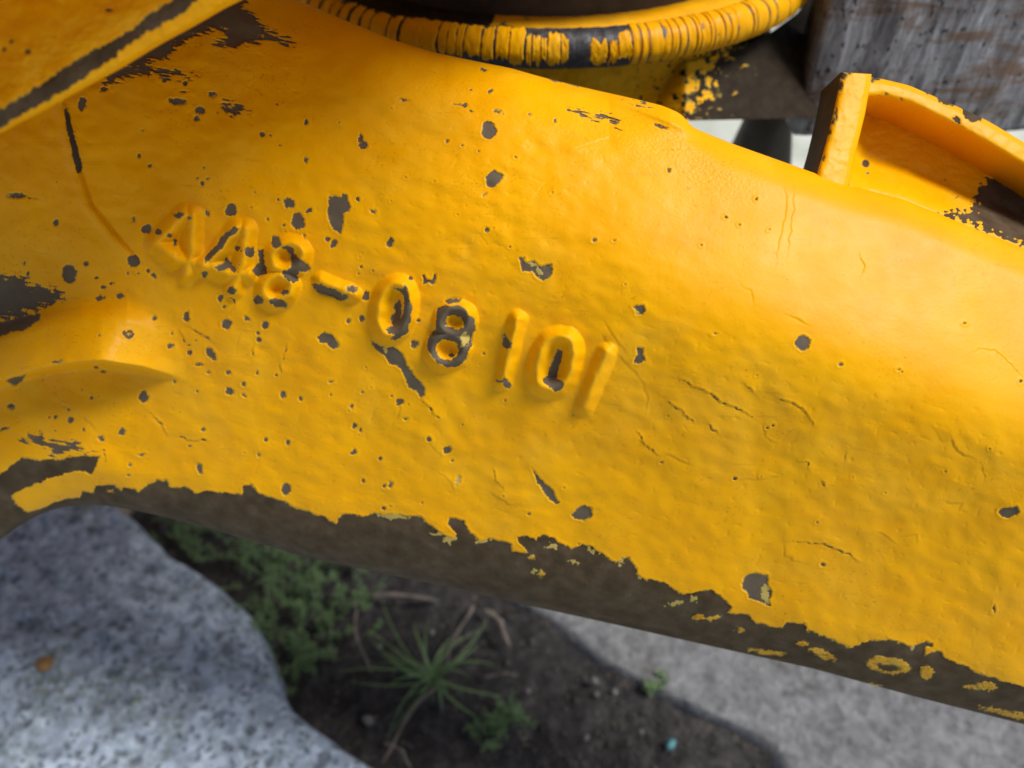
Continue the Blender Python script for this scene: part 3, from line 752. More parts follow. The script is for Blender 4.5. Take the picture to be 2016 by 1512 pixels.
def build_arm():
    xs = np.concatenate([np.arange(-324, -4, 8.0), np.arange(-4, 2020, 2.0), np.arange(2020, 2328, 8.0)])
    nr = 590
    tt = np.linspace(0, 1, nr); tt = tt - 0.42 * np.sin(2 * np.pi * tt) / (2 * np.pi)
    yt = np.interp(xs, TX, TY); yb = np.interp(xs, BX, BY)
    Y = yt[None, :] + tt[:, None] * (yb - yt)[None, :]
    X = np.repeat(xs[None, :], nr, 0)
    H, S, CR, dig, BAND = body_field(X, Y)
    dep = D0 - H * MM
    co = P(X, Y, dep)
    nc = len(xs)
    root = thing('cast_arm', P(1000, 800, D0 + 0.06), 'chipped yellow cast arm with raised number, worn bare along its lower edge', 'machine arm')
    q = gridq(nr, nc)
    fd = dig.ravel()[q]
    fk = np.where((fd == fd[:, :1]).all(1), fd[:, 0], -1)

    # turned-under back, closed behind
    def back(y, x, d, rows):
        return [P(x, y + dy, d + dz) for dy, dz in rows]
    bt = back(Y[0], X[0], dep[0], [(4, 0.012), (30, 0.03), (90, 0.05)])
    bb = back(Y[-1], X[-1], dep[-1], [(-90, 0.05), (-30, 0.03), (-4, 0.012)])
    nb = len(bt)
    allco = np.concatenate([co] + [r[None] for r in bt] + [r[None] for r in bb], 0)
    nrow = allco.shape[0]
    order = [nr - 1] + [nr + nb + 2, nr + nb + 1, nr + nb] + [nr + 2, nr + 1, nr] + [0]
    qb = []
    j = np.arange(nc - 1)
    for a, b in zip(order[:-1], order[1:]):
        qb.append(np.stack([a * nc + j, a * nc + j + 1, b * nc + j + 1, b * nc + j], -1))
    qb = np.concatenate(qb)
    S_all = np.concatenate([S.ravel(), np.full((nrow - nr) * nc, -6.0)])
    CR_all = np.concatenate([CR.ravel(), np.full((nrow - nr) * nc, 12.0)])
    flat = allco.reshape(-1, 3)
    BD_all = np.concatenate([BAND.ravel(), np.zeros((nrow - nr) * nc)])
    keep = q[fk < 0]

    def sub(name, quads):
        used, inv = np.unique(quads, return_inverse=True)
        return make_mesh(name, flat[used], inv.reshape(-1, 4)[:, ::-1], M_PAINT, root, attrs={'bare': S_all[used], 'cream': CR_all[used], 'band': BD_all[used]})
    sub('body', np.concatenate([keep, qb]))
    for k, (nm, lab, *_r) in enumerate(DIGITS):
        o = sub(nm, q[fk == k]); o['label'] = lab
    return root, (lambda x, y: float(np.interp(0, [0], [0])) )


ARM, _ = build_arm()


# ------------------------------------------------------------------ bracket on the arm: web, curved flange, pocket wall
def strip(name, Ap, Bp, df, mat, parent, n=120, m=26, rnd=8.0, back=0.03, chips=(), bow=0.0, seed=1, rough=1.0):
    """A cast strip between two traced edges, rounded over its edges, with real depth behind."""
    Ap = np.asarray(Ap, float); Bp = np.asarray(Bp, float)

    def resample(p):
        d = np.r_[0, np.cumsum(np.hypot(*np.diff(p, axis=0).T))]
        s = np.linspace(0, d[-1], n)
        x = np.interp(s, d, p[:, 0]); y = np.interp(s, d, p[:, 1])
        k = np.exp(-np.linspace(-2, 2, 9) ** 2); k /= k.sum()
        return np.stack([np.convolve(np.pad(x, 4, 'reflect', reflect_type='odd'), k, 'valid'), np.convolve(np.pad(y, 4, 'reflect', reflect_type='odd'), k, 'valid')], -1)
    a, b = resample(Ap), resample(Bp)
    t = np.linspace(0, 1, m); t = t - 0.5 * np.sin(2 * np.pi * t) / (2 * np.pi)
    XY = a[:, None, :] * (1 - t[None, :, None]) + b[:, None, :] * t[None, :, None]
    X, Y = XY[..., 0], XY[..., 1]
    wid = np.hypot(*(b - a).T)[:, None]
    da = np.minimum(t[None, :] * wid, (1 - t[None, :]) * wid)
    q_ = np.clip(da / rnd, 0, 1)
    H = -rnd * (1 - np.sqrt(np.maximum(1 - (1 - q_) ** 2, 0))) + bow * np.sin(np.pi * t)[None, :]
    H = H + rough * (1.6 * fbm(X / 22, Y / 22, seed, 2) + 0.4 * noise(X / 6, Y / 6, seed + 3))
    S = np.full(X.shape, 12.0)
    Xw = X + 3 * noise(X / 10, Y / 10, 5 + seed) + 1.5 * noise(X / 4, Y / 4, 6); Yw = Y + 3 * noise(X / 10, Y / 10, 7 + seed) + 1.5 * noise(X / 4, Y / 4, 8)
    for c in chips:
        S = np.minimum(S, sdell(Xw, Yw, c) if not isinstance(c, list) else sdpoly(Xw, Yw, c))
    H = H + 2.0 * (sstep(-1.4, 1.2, S) - 1)
    dep = df(X, Y) - H * MM
    co = P(X, Y, dep)
    ca = co[:, 0] + back * F_; cb = co[:, -1] + back * F_
    co = np.concatenate([ca[:, None], co[:, :1] + 0.0002 * F_, co, cb[:, None]], 1)
    S = np.concatenate([np.full((n, 2), -8.0), S, np.full((n, 1), 8.0)], 1)  # one rear flank set bare, painting in the web's unlit face
    w = m + 3
    quads = gridq(n, w)
    i = np.arange(n - 1)
    quads = np.concatenate([quads, np.stack([i * w + w - 1, i * w, (i + 1) * w, (i + 1) * w + w - 1], -1)])
    # end caps as fans of quads
    caps = []
    for row in (0, n - 1):
        for j in range(w // 2 - 1):
            p_ = [row * w + j, row * w + j + 1, row * w + w - 2 - j, row * w + w - 1 - j]
            caps.append(p_ if row else p_[::-1])
    quads = np.concatenate([quads, np.array(caps)])
    return make_mesh(name, co, quads, mat, parent, attrs={'bare': S, 'cream': np.full(S.shape, 12.0)})


zr = lambda X, Y: 0.327 + 0.00002 * (np.asarray(X) - 1650) - 0.00003 * (np.asarray(Y) - 300)
strip('web', [(1656, 142), (1650, 180), (1640, 225), (1628, 275), (1618, 310), (1606, 352), (1598, 385)], [(1716, 146), (1712, 175), (1703, 225), (1692, 270), (1682, 310), (1673, 360), (1664, 405)], zr, M_PAINT, ARM, 150, 36, 13, 0.022,
      [(1660, 150, 9, 8), (1655, 170, 5, 10), (1645, 225, 3, 14), (1640, 240, 4, 8), (1632, 262, 3, 6), (1672, 142, 10, 4), (1622, 310, 2, 8)], 2, 1, 0.55)
flange_out = [(1700, 150), (1740, 156), (1790, 168), (1840, 190), (1890, 212), (1945, 238), (2016, 280), (2120, 350), (2330, 520)]
flange_in = [(1700, 192), (1740, 190), (1790, 204), (1840, 228), (1890, 252), (1945, 284), (2016, 326), (2120, 394), (2330, 565)]
strip('flange', flange_out, flange_in, lambda X, Y: zr(X, Y) + 0.003, M_PAINT, ARM, 220, 34, 12, 0.045,
      [C((1100, 470), (1130, 455), (1170, 455), (1165, 470), (1120, 485)), C((1370, 490), (1420, 525), (1450, 560), (1480, 545), (1510, 600), (1560, 625), (1620, 620), (1650, 650), (1660, 690), (1700, 722), (1760, 718), (1798, 660), (1790, 630), (1700, 580), (1560, 530)), C((1590, 700), (1620, 680), (1645, 725), (1620, 730)), (1745, 185, 3, 3), (1776, 196, 3, 3), (1960, 236, 6, 5), (1995, 243, 7, 4), C((1860, 660), (1900, 690), (2016, 740), (2016, 725), (1900, 670))], 2, 5, 0.55)


def pocket():
    xs = np.linspace(1672, 2360, 250); n = 130
    yt = np.interp(xs, [p[0] for p in flange_out], [p[1] for p in flange_out]) + 12
    yb = np.interp(xs, TX, TY) + 30
    t = np.linspace(0, 1, n)
    Y = yt[None] + t[:, None] * (yb - yt)[None]; X = np.repeat(xs[None], n, 0)
    ya = np.interp(X, TX, TY)
    d = 0.358 + 0.00001 * (X - 1650) - 0.00002 * (Y - 300)
    d = d - 0.024 * sstep(70, 0, ya - Y)            # fillet into the arm
    d = d - 0.006 * sstep(40, 0, X - 1672)
    d = d - 0.016 * sstep(60, 10, Y - yt[None])
    d = d - MM * (2.2 * fbm(X / 40, Y / 30, 15, 3) + 0.5 * noise(X / 7, Y / 7, 16))
    Xw = X + 5 * fbm(X / 14, Y / 14, 17, 3); Yw = Y + 5 * fbm(X / 14, Y / 14, 18, 3)
    S = sdpoly(Xw, Yw, [(1985, 300), (1975, 325), (1950, 345), (1925, 375), (1912, 415), (1850, 420), (1900, 436), (2016, 486), (2400, 640), (2400, 300)]) + 15 * fbm(X / 11, Y / 9, 19, 4)
    for e in [(1704, 322, 8, 8), (1708, 341, 4, 3), (1816, 246, 5, 6), (1872, 281, 2.5, 2.5), (1883, 389, 5, 2, -30), (1861, 354, 2, 2), (1785, 401, 4, 2)]: S = np.minimum(S, sdell(X, Y, e))
    d = d + MM * 1.6 * sstep(1, -1, S)
    co = P(X, Y, d); bk = P(X, Y, 0.380 + 0 * d)
    nn = n * 250
    q = gridq(n, 250)
    make_mesh('pocket_wall', np.concatenate([co.reshape(-1, 3), bk.reshape(-1, 3)]), np.concatenate([q[:, ::-1], q + nn]), M_PAINT, ARM,
              attrs={'bare': np.concatenate([S.ravel(), S.ravel() * 0 + 5]), 'cream': np.full(2 * nn, 12.0)})


pocket()


# ------------------------------------------------------------------ yellow beam crossing in front at upper left
def beam():
    root = thing('link_beam', P(150, 40, 0.27), 'out of focus yellow beam crossing the upper left corner, bare along its edge', 'beam')
    u = np.array([0.873, -0.487]); v = np.array([0.487, 0.873])
    o = np.array([0.0, 266.0])
    s = np.concatenate([np.linspace(-420, 700, 400), np.linspace(705, 1250, 60)]); b = np.concatenate([np.linspace(0, 130, 110), np.linspace(135, 440, 40), np.linspace(446, 500, 14), np.linspace(520, 900, 16)])
    Sg, Bg = np.meshgrid(s, b)
    wob = 3 * noise(s / 120, s * 0 + .5, 3)
    X = o[0] + u[0] * Sg - v[0] * (Bg + wob[None]); Y = o[1] + u[1] * Sg - v[1] * (Bg + wob[None])
    ridge = np.interp(Sg, [-400, 0, 150, 400, 800], [20, 24, 33, 48, 64])
    f = np.clip((ridge - Bg) / 10, -30, 30)
    H = -0.55 * 10 * np.log1p(np.exp(f)) + 0.06 * (Bg - ridge) * (Bg > ridge)
    t = np.clip(Bg / 14, 0, 1); H -= 14 * (1 - np.sqrt(np.maximum(1 - (1 - t) ** 2, 0)))
    H += 340 * sstep(450, 495, Bg)  # raised flange out of view, added to throw shade on the beam
    H += 3.5 * fbm(X / 60, Y / 45, 31, 3) + 0.8 * fbm(X / 12, Y / 12, 32, 2)
    jag = 5 * noise(Sg / 14, Bg / 14, 33) + 3 * noise(Sg / 6, Bg / 9, 34)
    w = np.interp(Sg, [-400, 0, 60, 200, 330, 400, 480, 900], [16, 16, 16, 20, 11, 18, 9, 8])
    S = np.abs(Bg - ridge - 1) - w + jag
    for e in [(8, 97, 5, 5), (23, 82, 5, 5), (55, 102, 6, 5), (215, 20, 8, 4)]: S = np.minimum(S, sdell(X, Y, e))
    S = np.clip(S, -12, 12)
    H += 1.5 * (sstep(-1.5, 1.2, S) - 1)
    dep = 0.224 - H * MM + 0.00002 * (Sg - 200)
    co = P(X, Y, dep)
    n, m = len(b), len(s)
    bk = P(X[0] - v[0] * 10, Y[0] - v[1] * 10, dep[0] + 0.055); bk2 = P(X[-1], Y[-1], 0.285 + 0 * dep[-1])
    co = np.concatenate([bk[None], co, bk2[None]], 0)
    S = np.concatenate([np.full((1, m), 8.0), S, np.full((1, m), 8.0)], 0)
    q = gridq(n + 2, m)
    j = np.arange(m - 1)
    q = np.concatenate([q, np.stack([(n + 1) * m + j, (n + 1) * m + j + 1, j + 1, j], -1)])
    make_mesh('beam_body', co, q, M_PAINT, root, attrs={'bare': S, 'cream': np.full(S.shape, 12.0)})


beam()


# ------------------------------------------------------------------ round pivot housing with a cracked seal ring
RC = P(1085, 90, 0.43) + np.array([-0.0015, 0.18, 0])
RR = 0.18


def lathe(name, prof, mat, parent, seg=220, a0=-math.pi * 1.12, a1=math.pi * 0.12, attrs_fn=None, disp=0.0):
    a = np.linspace(a0, a1, seg)
    r = np.array([p[0] for p in prof]); z = np.array([p[1] for p in prof])
    rr = r[:, None] + disp * fbm(a[None] * 40, z[:, None] * 200, 9, 3)
    co = np.stack([RC[0] + rr * np.cos(a)[None], RC[1] + rr * np.sin(a)[None], np.repeat((RC[2] + z)[:, None], seg, 1)], -1)
    at = None
    if attrs_fn: at = {'bare': attrs_fn(a[None] + 0 * rr, z[:, None] + 0 * rr, co), 'cream': np.full(rr.shape, 12.0)}
    return make_mesh(name, co, gridq(len(prof), seg)[:, ::-1], mat, parent, attrs=at)


def housing():
    root = thing('pivot_housing', RC + np.array([0, 0, -0.05]), 'round yellow pivot housing above the arm with a cracked seal ring', 'machine housing')

    def stain(a, z, co):
        # paint rubbed away on the right flank, only curls of it left
        v = np.degrees(a) + 90
        n = fbm(a * 70 + 0.9 * fbm(a * 22, z * 90, 62, 2), z * 330, 61, 5)
        edge = np.interp(z, [-0.06, -0.035, -0.012, 0], [20, 25, 34, 48])
        return (edge - v) * 0.35 + 9 * n + 2
    prof = [(RR - 0.030, -0.0615), (RR - 0.014, -0.061), (RR - 0.0095, -0.059)] + [(RR - 0.008, z) for z in np.linspace(-0.057, -0.0, 70)] + [(RR - 0.004, 0.004), (RR - 0.012, 0.005)]
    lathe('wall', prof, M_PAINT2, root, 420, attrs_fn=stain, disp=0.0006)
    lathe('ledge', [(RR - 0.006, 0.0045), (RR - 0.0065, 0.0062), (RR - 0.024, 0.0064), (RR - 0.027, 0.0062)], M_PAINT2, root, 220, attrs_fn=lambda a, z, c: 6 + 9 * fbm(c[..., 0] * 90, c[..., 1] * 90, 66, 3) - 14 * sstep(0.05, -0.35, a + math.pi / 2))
    lathe('groove', [(RR - 0.0265, 0.004), (RR - 0.0270, 0.020), (RR - 0.0272, 0.048)], M_DARK, root, 160, disp=0.001)  # gap under the upper body, its shade put into the dark colour
    up = [(RR - 0.03, 0.0465), (RR - 0.008, 0.0475), (RR - 0.004, 0.052), (RR - 0.004, 0.60), (RR - 0.008, 0.604), (0.0, 0.605)]  # unseen upper height stretched to block sky light
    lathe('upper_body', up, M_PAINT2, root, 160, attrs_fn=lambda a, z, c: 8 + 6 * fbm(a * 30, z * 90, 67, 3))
    # unseen box added above the pivot to shade the arm's upper edge
    z0, z1 = 0.70, RC[2] + 1.05
    x0, x1, y0, y1 = -0.85, 0.06, 0.315, 1.2
    c = 0.02
    ringp = [(x0, y0 + c), (x0 + c, y0), (x1 - c, y0), (x1, y0 + c), (x1, y1), (x0, y1)]
    fco = np.array([[(x, y, z) for x, y in ringp] for z in (z0, z1)])
    nf = len(ringp)
    fq = list(gridq(2, nf, True)) + [[0, 3, 2, 1], [0, 5, 4, 3], [nf, nf + 1, nf + 2, nf + 3], [nf, nf + 3, nf + 4, nf + 5]]
    make_mesh('pivot_shade_block', fco, fq, M_FLAKE, root, smooth=False)
    bx_ = [(-0.95, 0.247), (0.06, 0.247), (0.08, 0.26), (0.08, y0 - 0.004), (-0.95, y0 - 0.004)]  # second unseen box, added to shade the arm's upper left
    oco = np.array([[(x, y, z) for x, y in bx_] for z in (0.78, 0.80, 1.5)])
    nf = 5
    oq = list(gridq(3, nf, True)) + [[3, 2, 1, 0], [2 * nf, 2 * nf + 1, 2 * nf + 2, 2 * nf + 3]]
    make_mesh('forward_shade_block', oco, oq, M_FLAKE, root, tris=[[0, 4, 3], [2 * nf, 2 * nf + 3, 2 * nf + 4]], smooth=False)
    # the seal: a fat rubber ring, cracked paint still clinging to it
    tr = 0.0104
    a = np.linspace(-math.pi * 1.12, math.pi * 0.12, 420); ph = np.linspace(0, 2 * math.pi, 28, endpoint=False)
    Aa, Ph = np.meshgrid(a, ph, indexing='ij')
    trr = tr + 0.0005 * fbm(Aa * 60, np.cos(Ph) * 2 + np.sin(Ph) * 3, 71, 3)
    rad = RR + 0.0045 + trr * np.cos(Ph)
    co = np.stack([RC[0] + rad * np.cos(Aa), RC[1] + rad * np.sin(Aa), RC[2] + trr * np.sin(Ph)], -1)
    ring = make_mesh('seal_ring', co, gridq(420, 28, True), M_RUBBER, root)
    ring['label'] = 'black rubber seal ring with cracked yellow paint'

    def ang(px):     # ring angle that shows at this photograph column
        aa = np.linspace(-math.pi, 0, 4000)
        p = np.stack([RC[0] + (RR + 0.01) * np.cos(aa), RC[1] + (RR + 0.01) * np.sin(aa), RC[2] + 0 * aa], -1) - C_
        x = 1008 + (p @ R_) / (p @ F_) / K
        return aa[np.argmin(np.abs(x - px) + 1e3 * (p[:, 1] > RC[1]))]
    r3 = np.random.default_rng(12)
    spans = [(560, 578), (580, 596), (598, 618), (622, 640), (643, 660), (662, 676), (678, 694), (700, 716), (720, 737), (737, 768), (770, 790), (795, 826), (822, 836), (833, 866), (868, 885), (885, 902), (903, 916), (917, 950), (951, 974), (977, 1003), (1004, 1034), (1037, 1046), (1048, 1064), (1065, 1076), (1077, 1102), (1103, 1117), (1158, 1192), (1195, 1211), (1212, 1239), (1240, 1256), (1257, 1272), (1273, 1300), (1300, 1314), (1315, 1329), (1330, 1344), (1345, 1362), (1363, 1370), (1371, 1388), (1389, 1396), (1397, 1415), (1416, 1427), (1428, 1440), (1441, 1470), (1471, 1477), (1478, 1500), (1501, 1515), (1516, 1540), (1541, 1562), (1563, 1590)]
    for x0, x1 in spans:
        full = x0 > 1235
        mid = 1030 < x0 < 1240
        p0 = math.radians(-52 if full else r3.uniform(-38, -6) if not mid else r3.uniform(-30, -8))      # lower edge on the tube
        p1 = math.radians(112 if full else r3.uniform(80, 105) if not mid else r3.uniform(48, 72))
        if x0 in (1158, 1195): p0, p1 = math.radians(-26), math.radians(40)
        aa0, aa1 = ang(x0 + 0.1), ang(x1 - 0.1)
        n, m = 12, 26
        A_, B_ = np.meshgrid(np.linspace(0, 1, n), np.linspace(0, 1, m), indexing='ij')
        sd = int(r3.integers(1000))
        jl = (0.0 if full else 1.0)
        lo = p0 + jl * 0.30 * fbm(A_ * 3.1 + sd, A_ * 0 + .5, 3, 3); hi = p1 + (0.08 + 0.22 * jl) * fbm(A_ * 3.3 + sd, A_ * 0 + 4.5, 4, 3)
        php = lo + (hi - lo) * B_
        wv = (aa1 - aa0) * 0.10 * (0.35 if full else 1.0)
        ang_ = aa0 + (aa1 - aa0) * A_ + wv * fbm(B_ * 3.0 + sd, A_ * 0.6, 5, 3) * (1 - 2 * np.abs(A_ - 0.5) * 0.2)
        edge = np.minimum(np.minimum(A_, 1 - A_) * n / 0.6, np.minimum(B_, 1 - B_) * m / 0.8).clip(0, 1)
        lift = tr + 0.0004 + 0.0001 * edge + (0.0001 if full else 0.0004) * r3.random() + 0.0004 * fbm(A_ * 2 + sd, B_ * 3, 6, 2)
        lift = np.where(edge <= 0, tr - 0.0002, lift)
        rad = RR + 0.0045 + lift * np.cos(php)
        co = np.stack([RC[0] + rad * np.cos(ang_), RC[1] + rad * np.sin(ang_), RC[2] + lift * np.sin(php)], -1)
        make_mesh('paint_flake', co, gridq(n, m), M_FLAKE, ring).data.set_sharp_from_angle(angle=math.radians(32))


housing()


def side_lug():
    xs = np.linspace(1262, 1662, 90); ys = np.linspace(0, 1, 130)
    top = np.interp(xs, [1262, 1330, 1400, 1460, 1520, 1570, 1610, 1662], [136, 128, 112, 92, 62, 25, -30, -140])
    X = np.repeat(xs[None], 130, 0); Y = top[None] + ys[:, None] * (238 - 0.02 * (xs - 1330) - top)[None]
    d0 = 0.454 + 0.00050 * np.maximum(0, 1350 - X) + 0.00022 * (X - 1330) - 0.00003 * (Y - 238) + 0.0005 * fbm(X / 30, Y / 30, 3, 3)
    S = (1440 - 0.55 * (Y - 60) - X) * 0.075 + 7 * fbm(X / 11 + 0.9 * fbm(X / 22, Y / 22, 92, 2), Y / 20, 91, 4) - 1.0
    co = P(X, Y, d0); bk = P(X, Y, d0 + 0.02)
    nn = co.reshape(-1, 3).shape[0]; q = gridq(130, 90)
    rim = [k for k in range(90)] + [k * 90 + 89 for k in range(1, 130)] + [129 * 90 + k for k in range(88, -1, -1)] + [k * 90 for k in range(128, 0, -1)]
    side = [[a, b, nn + b, nn + a] for a, b in zip(rim, rim[1:] + rim[:1])]
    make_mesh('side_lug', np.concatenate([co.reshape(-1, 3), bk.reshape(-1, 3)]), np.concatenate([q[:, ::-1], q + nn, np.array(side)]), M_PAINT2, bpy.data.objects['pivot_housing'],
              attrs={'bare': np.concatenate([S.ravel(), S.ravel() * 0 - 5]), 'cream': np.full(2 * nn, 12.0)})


side_lug()


# ------------------------------------------------------------------ bare steel plate behind, upper right
def steel_plate():
    p0 = P(1636, 0, 0.47)
    nx, nz = 120, 90
    ang = np.linspace(0, 0.85, nx)
    rad = 0.55
    cx, cy = p0[0] + rad * math.sin(math.radians(6)), p0[1] + rad * math.cos(math.radians(6))
    zs = np.linspace(-0.088, 0.2, nz)
    bul = np.radians(-96) + ang
    X = cx + rad * np.cos(bul)[None, :] + 0 * zs[:, None]; Y = cy + rad * np.sin(bul)[None, :] + 0 * zs[:, None]
    Zz = p0[2] + zs[:, None] + 0 * ang[None, :]
    Y = Y - 0.0016 * fbm(X * 60, Zz * 18, 5, 3)
    front = np.stack([X, Y, Zz], -1)
    bk = front + np.array([0, 0.03, 0])
    nn = nx * nz
    q = gridq(nz, nx)
    sides = []
    for a in range(nz - 1):
        sides.append([a * nx, (a + 1) * nx, nn + (a + 1) * nx, nn + a * nx])
        b = a * nx + nx - 1
        sides.append([b + nx, b, nn + b, nn + b + nx])
    for b in range(nx - 1):
        sides.append([b + 1, b, nn + b, nn + b + 1]); t = (nz - 1) * nx + b
        sides.append([t, t + 1, nn + t + 1, nn + t])
    base = front[0, nx // 2]
    root = thing('steel_plate', base, 'blurred bare grey steel plate with streaks and rust, upper right corner', 'steel plate')
    make_mesh('plate', np.concatenate([front.reshape(-1, 3), bk.reshape(-1, 3)]), np.concatenate([q, q[:, ::-1] + nn, np.array(sides)]), M_STEEL, root)


steel_plate()


def post():
    p = P(1513, 236, 0.60)
    root = thing('steel_post', (p[0], p[1], 0.0), 'dark greasy post seen through the bright gap above the arm', 'post')
    prof = [(0.045, -0.02), (0.045, 0.02), (0.040, 0.024), (0.034, 0.05), (0.031, p[2] - 0.06), (0.025, p[2] - 0.03), (0.0195, p[2] - 0.005), (0.019, p[2] + 0.06), (0.0, p[2] + 0.06)]
    n = 32
    a = np.linspace(0, 2 * np.pi, n, endpoint=False)
    co = np.array([[[p[0] + r * math.cos(t), p[1] + r * math.sin(t), z] for t in a] for r, z in prof])
    make_mesh('shaft', co, gridq(len(prof), n, True), M_DARK, root)


post()


# ------------------------------------------------------------------ weeds, stalks, pebbles on the soil
def blade_mesh(base, dirv, length, width, lift, curl, seg=7):
    d = np.array([dirv[0], dirv[1], 0.0]); d /= np.linalg.norm(d)
    sidev = np.array([-d[1], d[0], 0.0])
    co = []
    for i in range(seg + 1):
        t = i / seg
        p = np.array(base) + d * length * t + np.array([0, 0, 1]) * (lift * math.sin(t * math.pi * curl) + 0.004) + sidev * 0.42 * length * t * t * math.sin(length * 900)
        w = width * (1 - t ** 2.2) * (0.55 + 0.9 * min(t * 3, 1) * 0.5) + 0.0002
        co += [p - sidev * w + np.array([0, 0, w * 0.5]), p, p + sidev * w + np.array([0, 0, w * 0.5])]
    q = []
    for i in range(seg):
        for k in range(2): q.append([i * 3 + k, i * 3 + k + 1, i * 3 + k + 4, i * 3 + k + 3])
    return np.array(co), np.array(q)


def grass_clump():
    g = gp(852, 1338, 0.006)
    root = thing('grass_clump', g, 'star shaped grass tuft lying flat on the dark soil', 'grass')
    r = np.random.default_rng(5)
    tips = [(700, 1310), (730, 1325), (745, 1365), (760, 1350), (800, 1240), (830, 1225), (870, 1240), (935, 1200), (990, 1262), (925, 1318), (920, 1345), (900, 1325), (890, 1420), (930, 1470), (790, 1410), (720, 1430), (770, 1290), (880, 1280), (700, 1210), (740, 1275), (960, 1290), (850, 1400), (820, 1290), (905, 1365), (755, 1340), (640, 1300), (1040, 1240), (800, 1490), (980, 1420), (690, 1400), (660, 1250)]
    for tx, ty in tips:
        e = gp(tx, ty, 0.006); d = e - g; ln = float(np.hypot(d[0], d[1])) * r.uniform(0.7, 1.1)
        co, q = blade_mesh(g + np.array([r.uniform(-.004, .004), r.uniform(-.004, .004), 0]), d[:2], ln, r.uniform(0.0006, 0.0016), r.uniform(0.003, 0.016), r.uniform(0.75, 1.0))
        make_mesh('blade', co, q, M_GRASS, root)


def weed(px, py, h, n, seed, label, spread=0.02, mat=None):
    g = gp(px, py, 0.004)
    root = thing('weed', g, label, 'weed', 'weeds in the soil')
    r = np.random.default_rng(seed)
    sc, sq, lc, lq = [], [], [], []
    for k in range(n):
        b = g + np.array([r.uniform(-spread, spread), r.uniform(-spread, spread), 0])
        tilt = np.array([r.uniform(-.6, .6), r.uniform(-.6, .6), 1.0]); tilt /= np.linalg.norm(tilt)
        ln = h * r.uniform(0.5, 1.1)
        segs = 6
        prev = None
        bend = np.array([r.uniform(-.4, .4), r.uniform(-.4, .4), -0.2])
        for i in range(segs + 1):
            t = i / segs
            p = b + tilt * ln * t + bend * ln * t * t * 0.5
            w = 0.0009 * (1 - 0.7 * t)
            i0 = len(sc)
            for a in range(3): sc.append(p + w * np.array([math.cos(a * 2.1), math.sin(a * 2.1), 0]))
            if prev is not None:
                for a in range(3): sq.append([prev + a, prev + (a + 1) % 3, i0 + (a + 1) % 3, i0 + a])
            prev = i0
            if i > 0:
                for _ in range(6):
                    dv = r.normal(size=3); dv[2] = abs(dv[2]) * 0.5; dv /= np.linalg.norm(dv)
                    sv = np.cross(dv, [0, 0, 1.0]); sv /= np.linalg.norm(sv) + 1e-9
                    l2 = r.uniform(0.0025, 0.0085); w2 = l2 * 0.12
                    i1 = len(lc)
                    pp = p - tilt * ln / segs * r.random()
                    lc += [pp, pp + dv * l2 * .5 + sv * w2, pp + dv * l2, pp + dv * l2 * .5 - sv * w2]
                    lq.append([i1, i1 + 1, i1 + 2, i1 + 3])
    make_mesh('stem', sc, sq, M_GREEN, root)
    make_mesh('leaves', lc, lq, mat or M_GREEN, root, smooth=False)


def stalk(p0, p1, rad, label, lift=0.008):
    a = gp(*p0, 0.006); b = gp(*p1, 0.006)
    n, m = 14, 6
    t = np.linspace(0, 1, n)
    cl = a[None] * (1 - t[:, None]) + b[None] * t[:, None]
    cl[:, 2] += lift * np.sin(t * 3.0) + 0.003
    cl[:, 0] += 0.004 * np.sin(t * 5 + p0[0])
    d = (b - a) / np.linalg.norm(b - a); s = np.array([-d[1], d[0], 0])
    an = np.linspace(0, 2 * np.pi, m, endpoint=False)
    w = rad * (1 - 0.55 * t) * (0.9 + 0.3 * np.sin(t * 17))
    co = cl[:, None, :] + w[:, None, None] * (np.cos(an)[None, :, None] * s + 0.6 * np.sin(an)[None, :, None] * np.array([0, 0, 1.0]))
    o = make_mesh('dry_stalk', co - a, gridq(n, m, True), M_DRY)
    o.location = Vector(a)
    tag(o, label, 'dry stalk', 'dry stalks on the soil')


def lump(name, px, py, r0, label, cat, mat, z=0.004, flat=0.7, seed=0, group=None):
    g = gp(px, py, z)
    n, m = 7, 10
    co = []
    for i in range(n):
        th = math.pi * i / (n - 1)
        for j in range(m):
            ph = 2 * math.pi * j / m
            d = np.array([math.sin(th) * math.cos(ph), math.sin(th) * math.sin(ph), math.cos(th)])
            rr = r0 * (1 + 0.5 * float(noise(np.array(d[0] * 1.3 + seed), np.array(d[1] * 1.3 + d[2]), seed)))
            co.append(d * rr * np.array([1, 0.8, flat]))
    o = make_mesh(name, np.array(co), gridq(n, m, True), mat)
    o.location = Vector(g)
    o.rotation_euler = (0, 0, seed * 1.3)
    tag(o, label, cat, group)
    return o


grass_clump()
weed_spots = [
    (350, 1048, 0.030, 9, 'low mossy weed in the angle between slab and arm, farthest left'),
    (430, 1075, 0.035, 11, 'green weed close under the arm, above the slab corner'),
    (520, 1110, 0.050, 14, 'bushy green weed under the arm, right of the slab corner'),
    (590, 1140, 0.055, 14, 'tall feathery weed under the arm in the middle of the weed patch'),
    (660, 1125, 0.045, 12, 'feathery weed under the arm at the right end of the weed patch'),
    (560, 1215, 0.045, 14, 'dense weed hugging the edge of the rough slab'),
    (620, 1250, 0.045, 12, 'weed above and left of the grass tuft'),
    (590, 1310, 0.030, 10, 'lowest weed beside the curved slab edge'),
    (690, 1210, 0.030, 8, 'thin weed just above the left arms of the grass tuft'),
    (1010, 1420, 0.030, 9, 'leafy sprig at the lower right of the grass tuft'),
    (960, 1450, 0.026, 7, 'low sprig below the grass tuft'),
    (1290, 1350, 0.010, 3, 'small weed at the edge of the smooth pavement'),
]
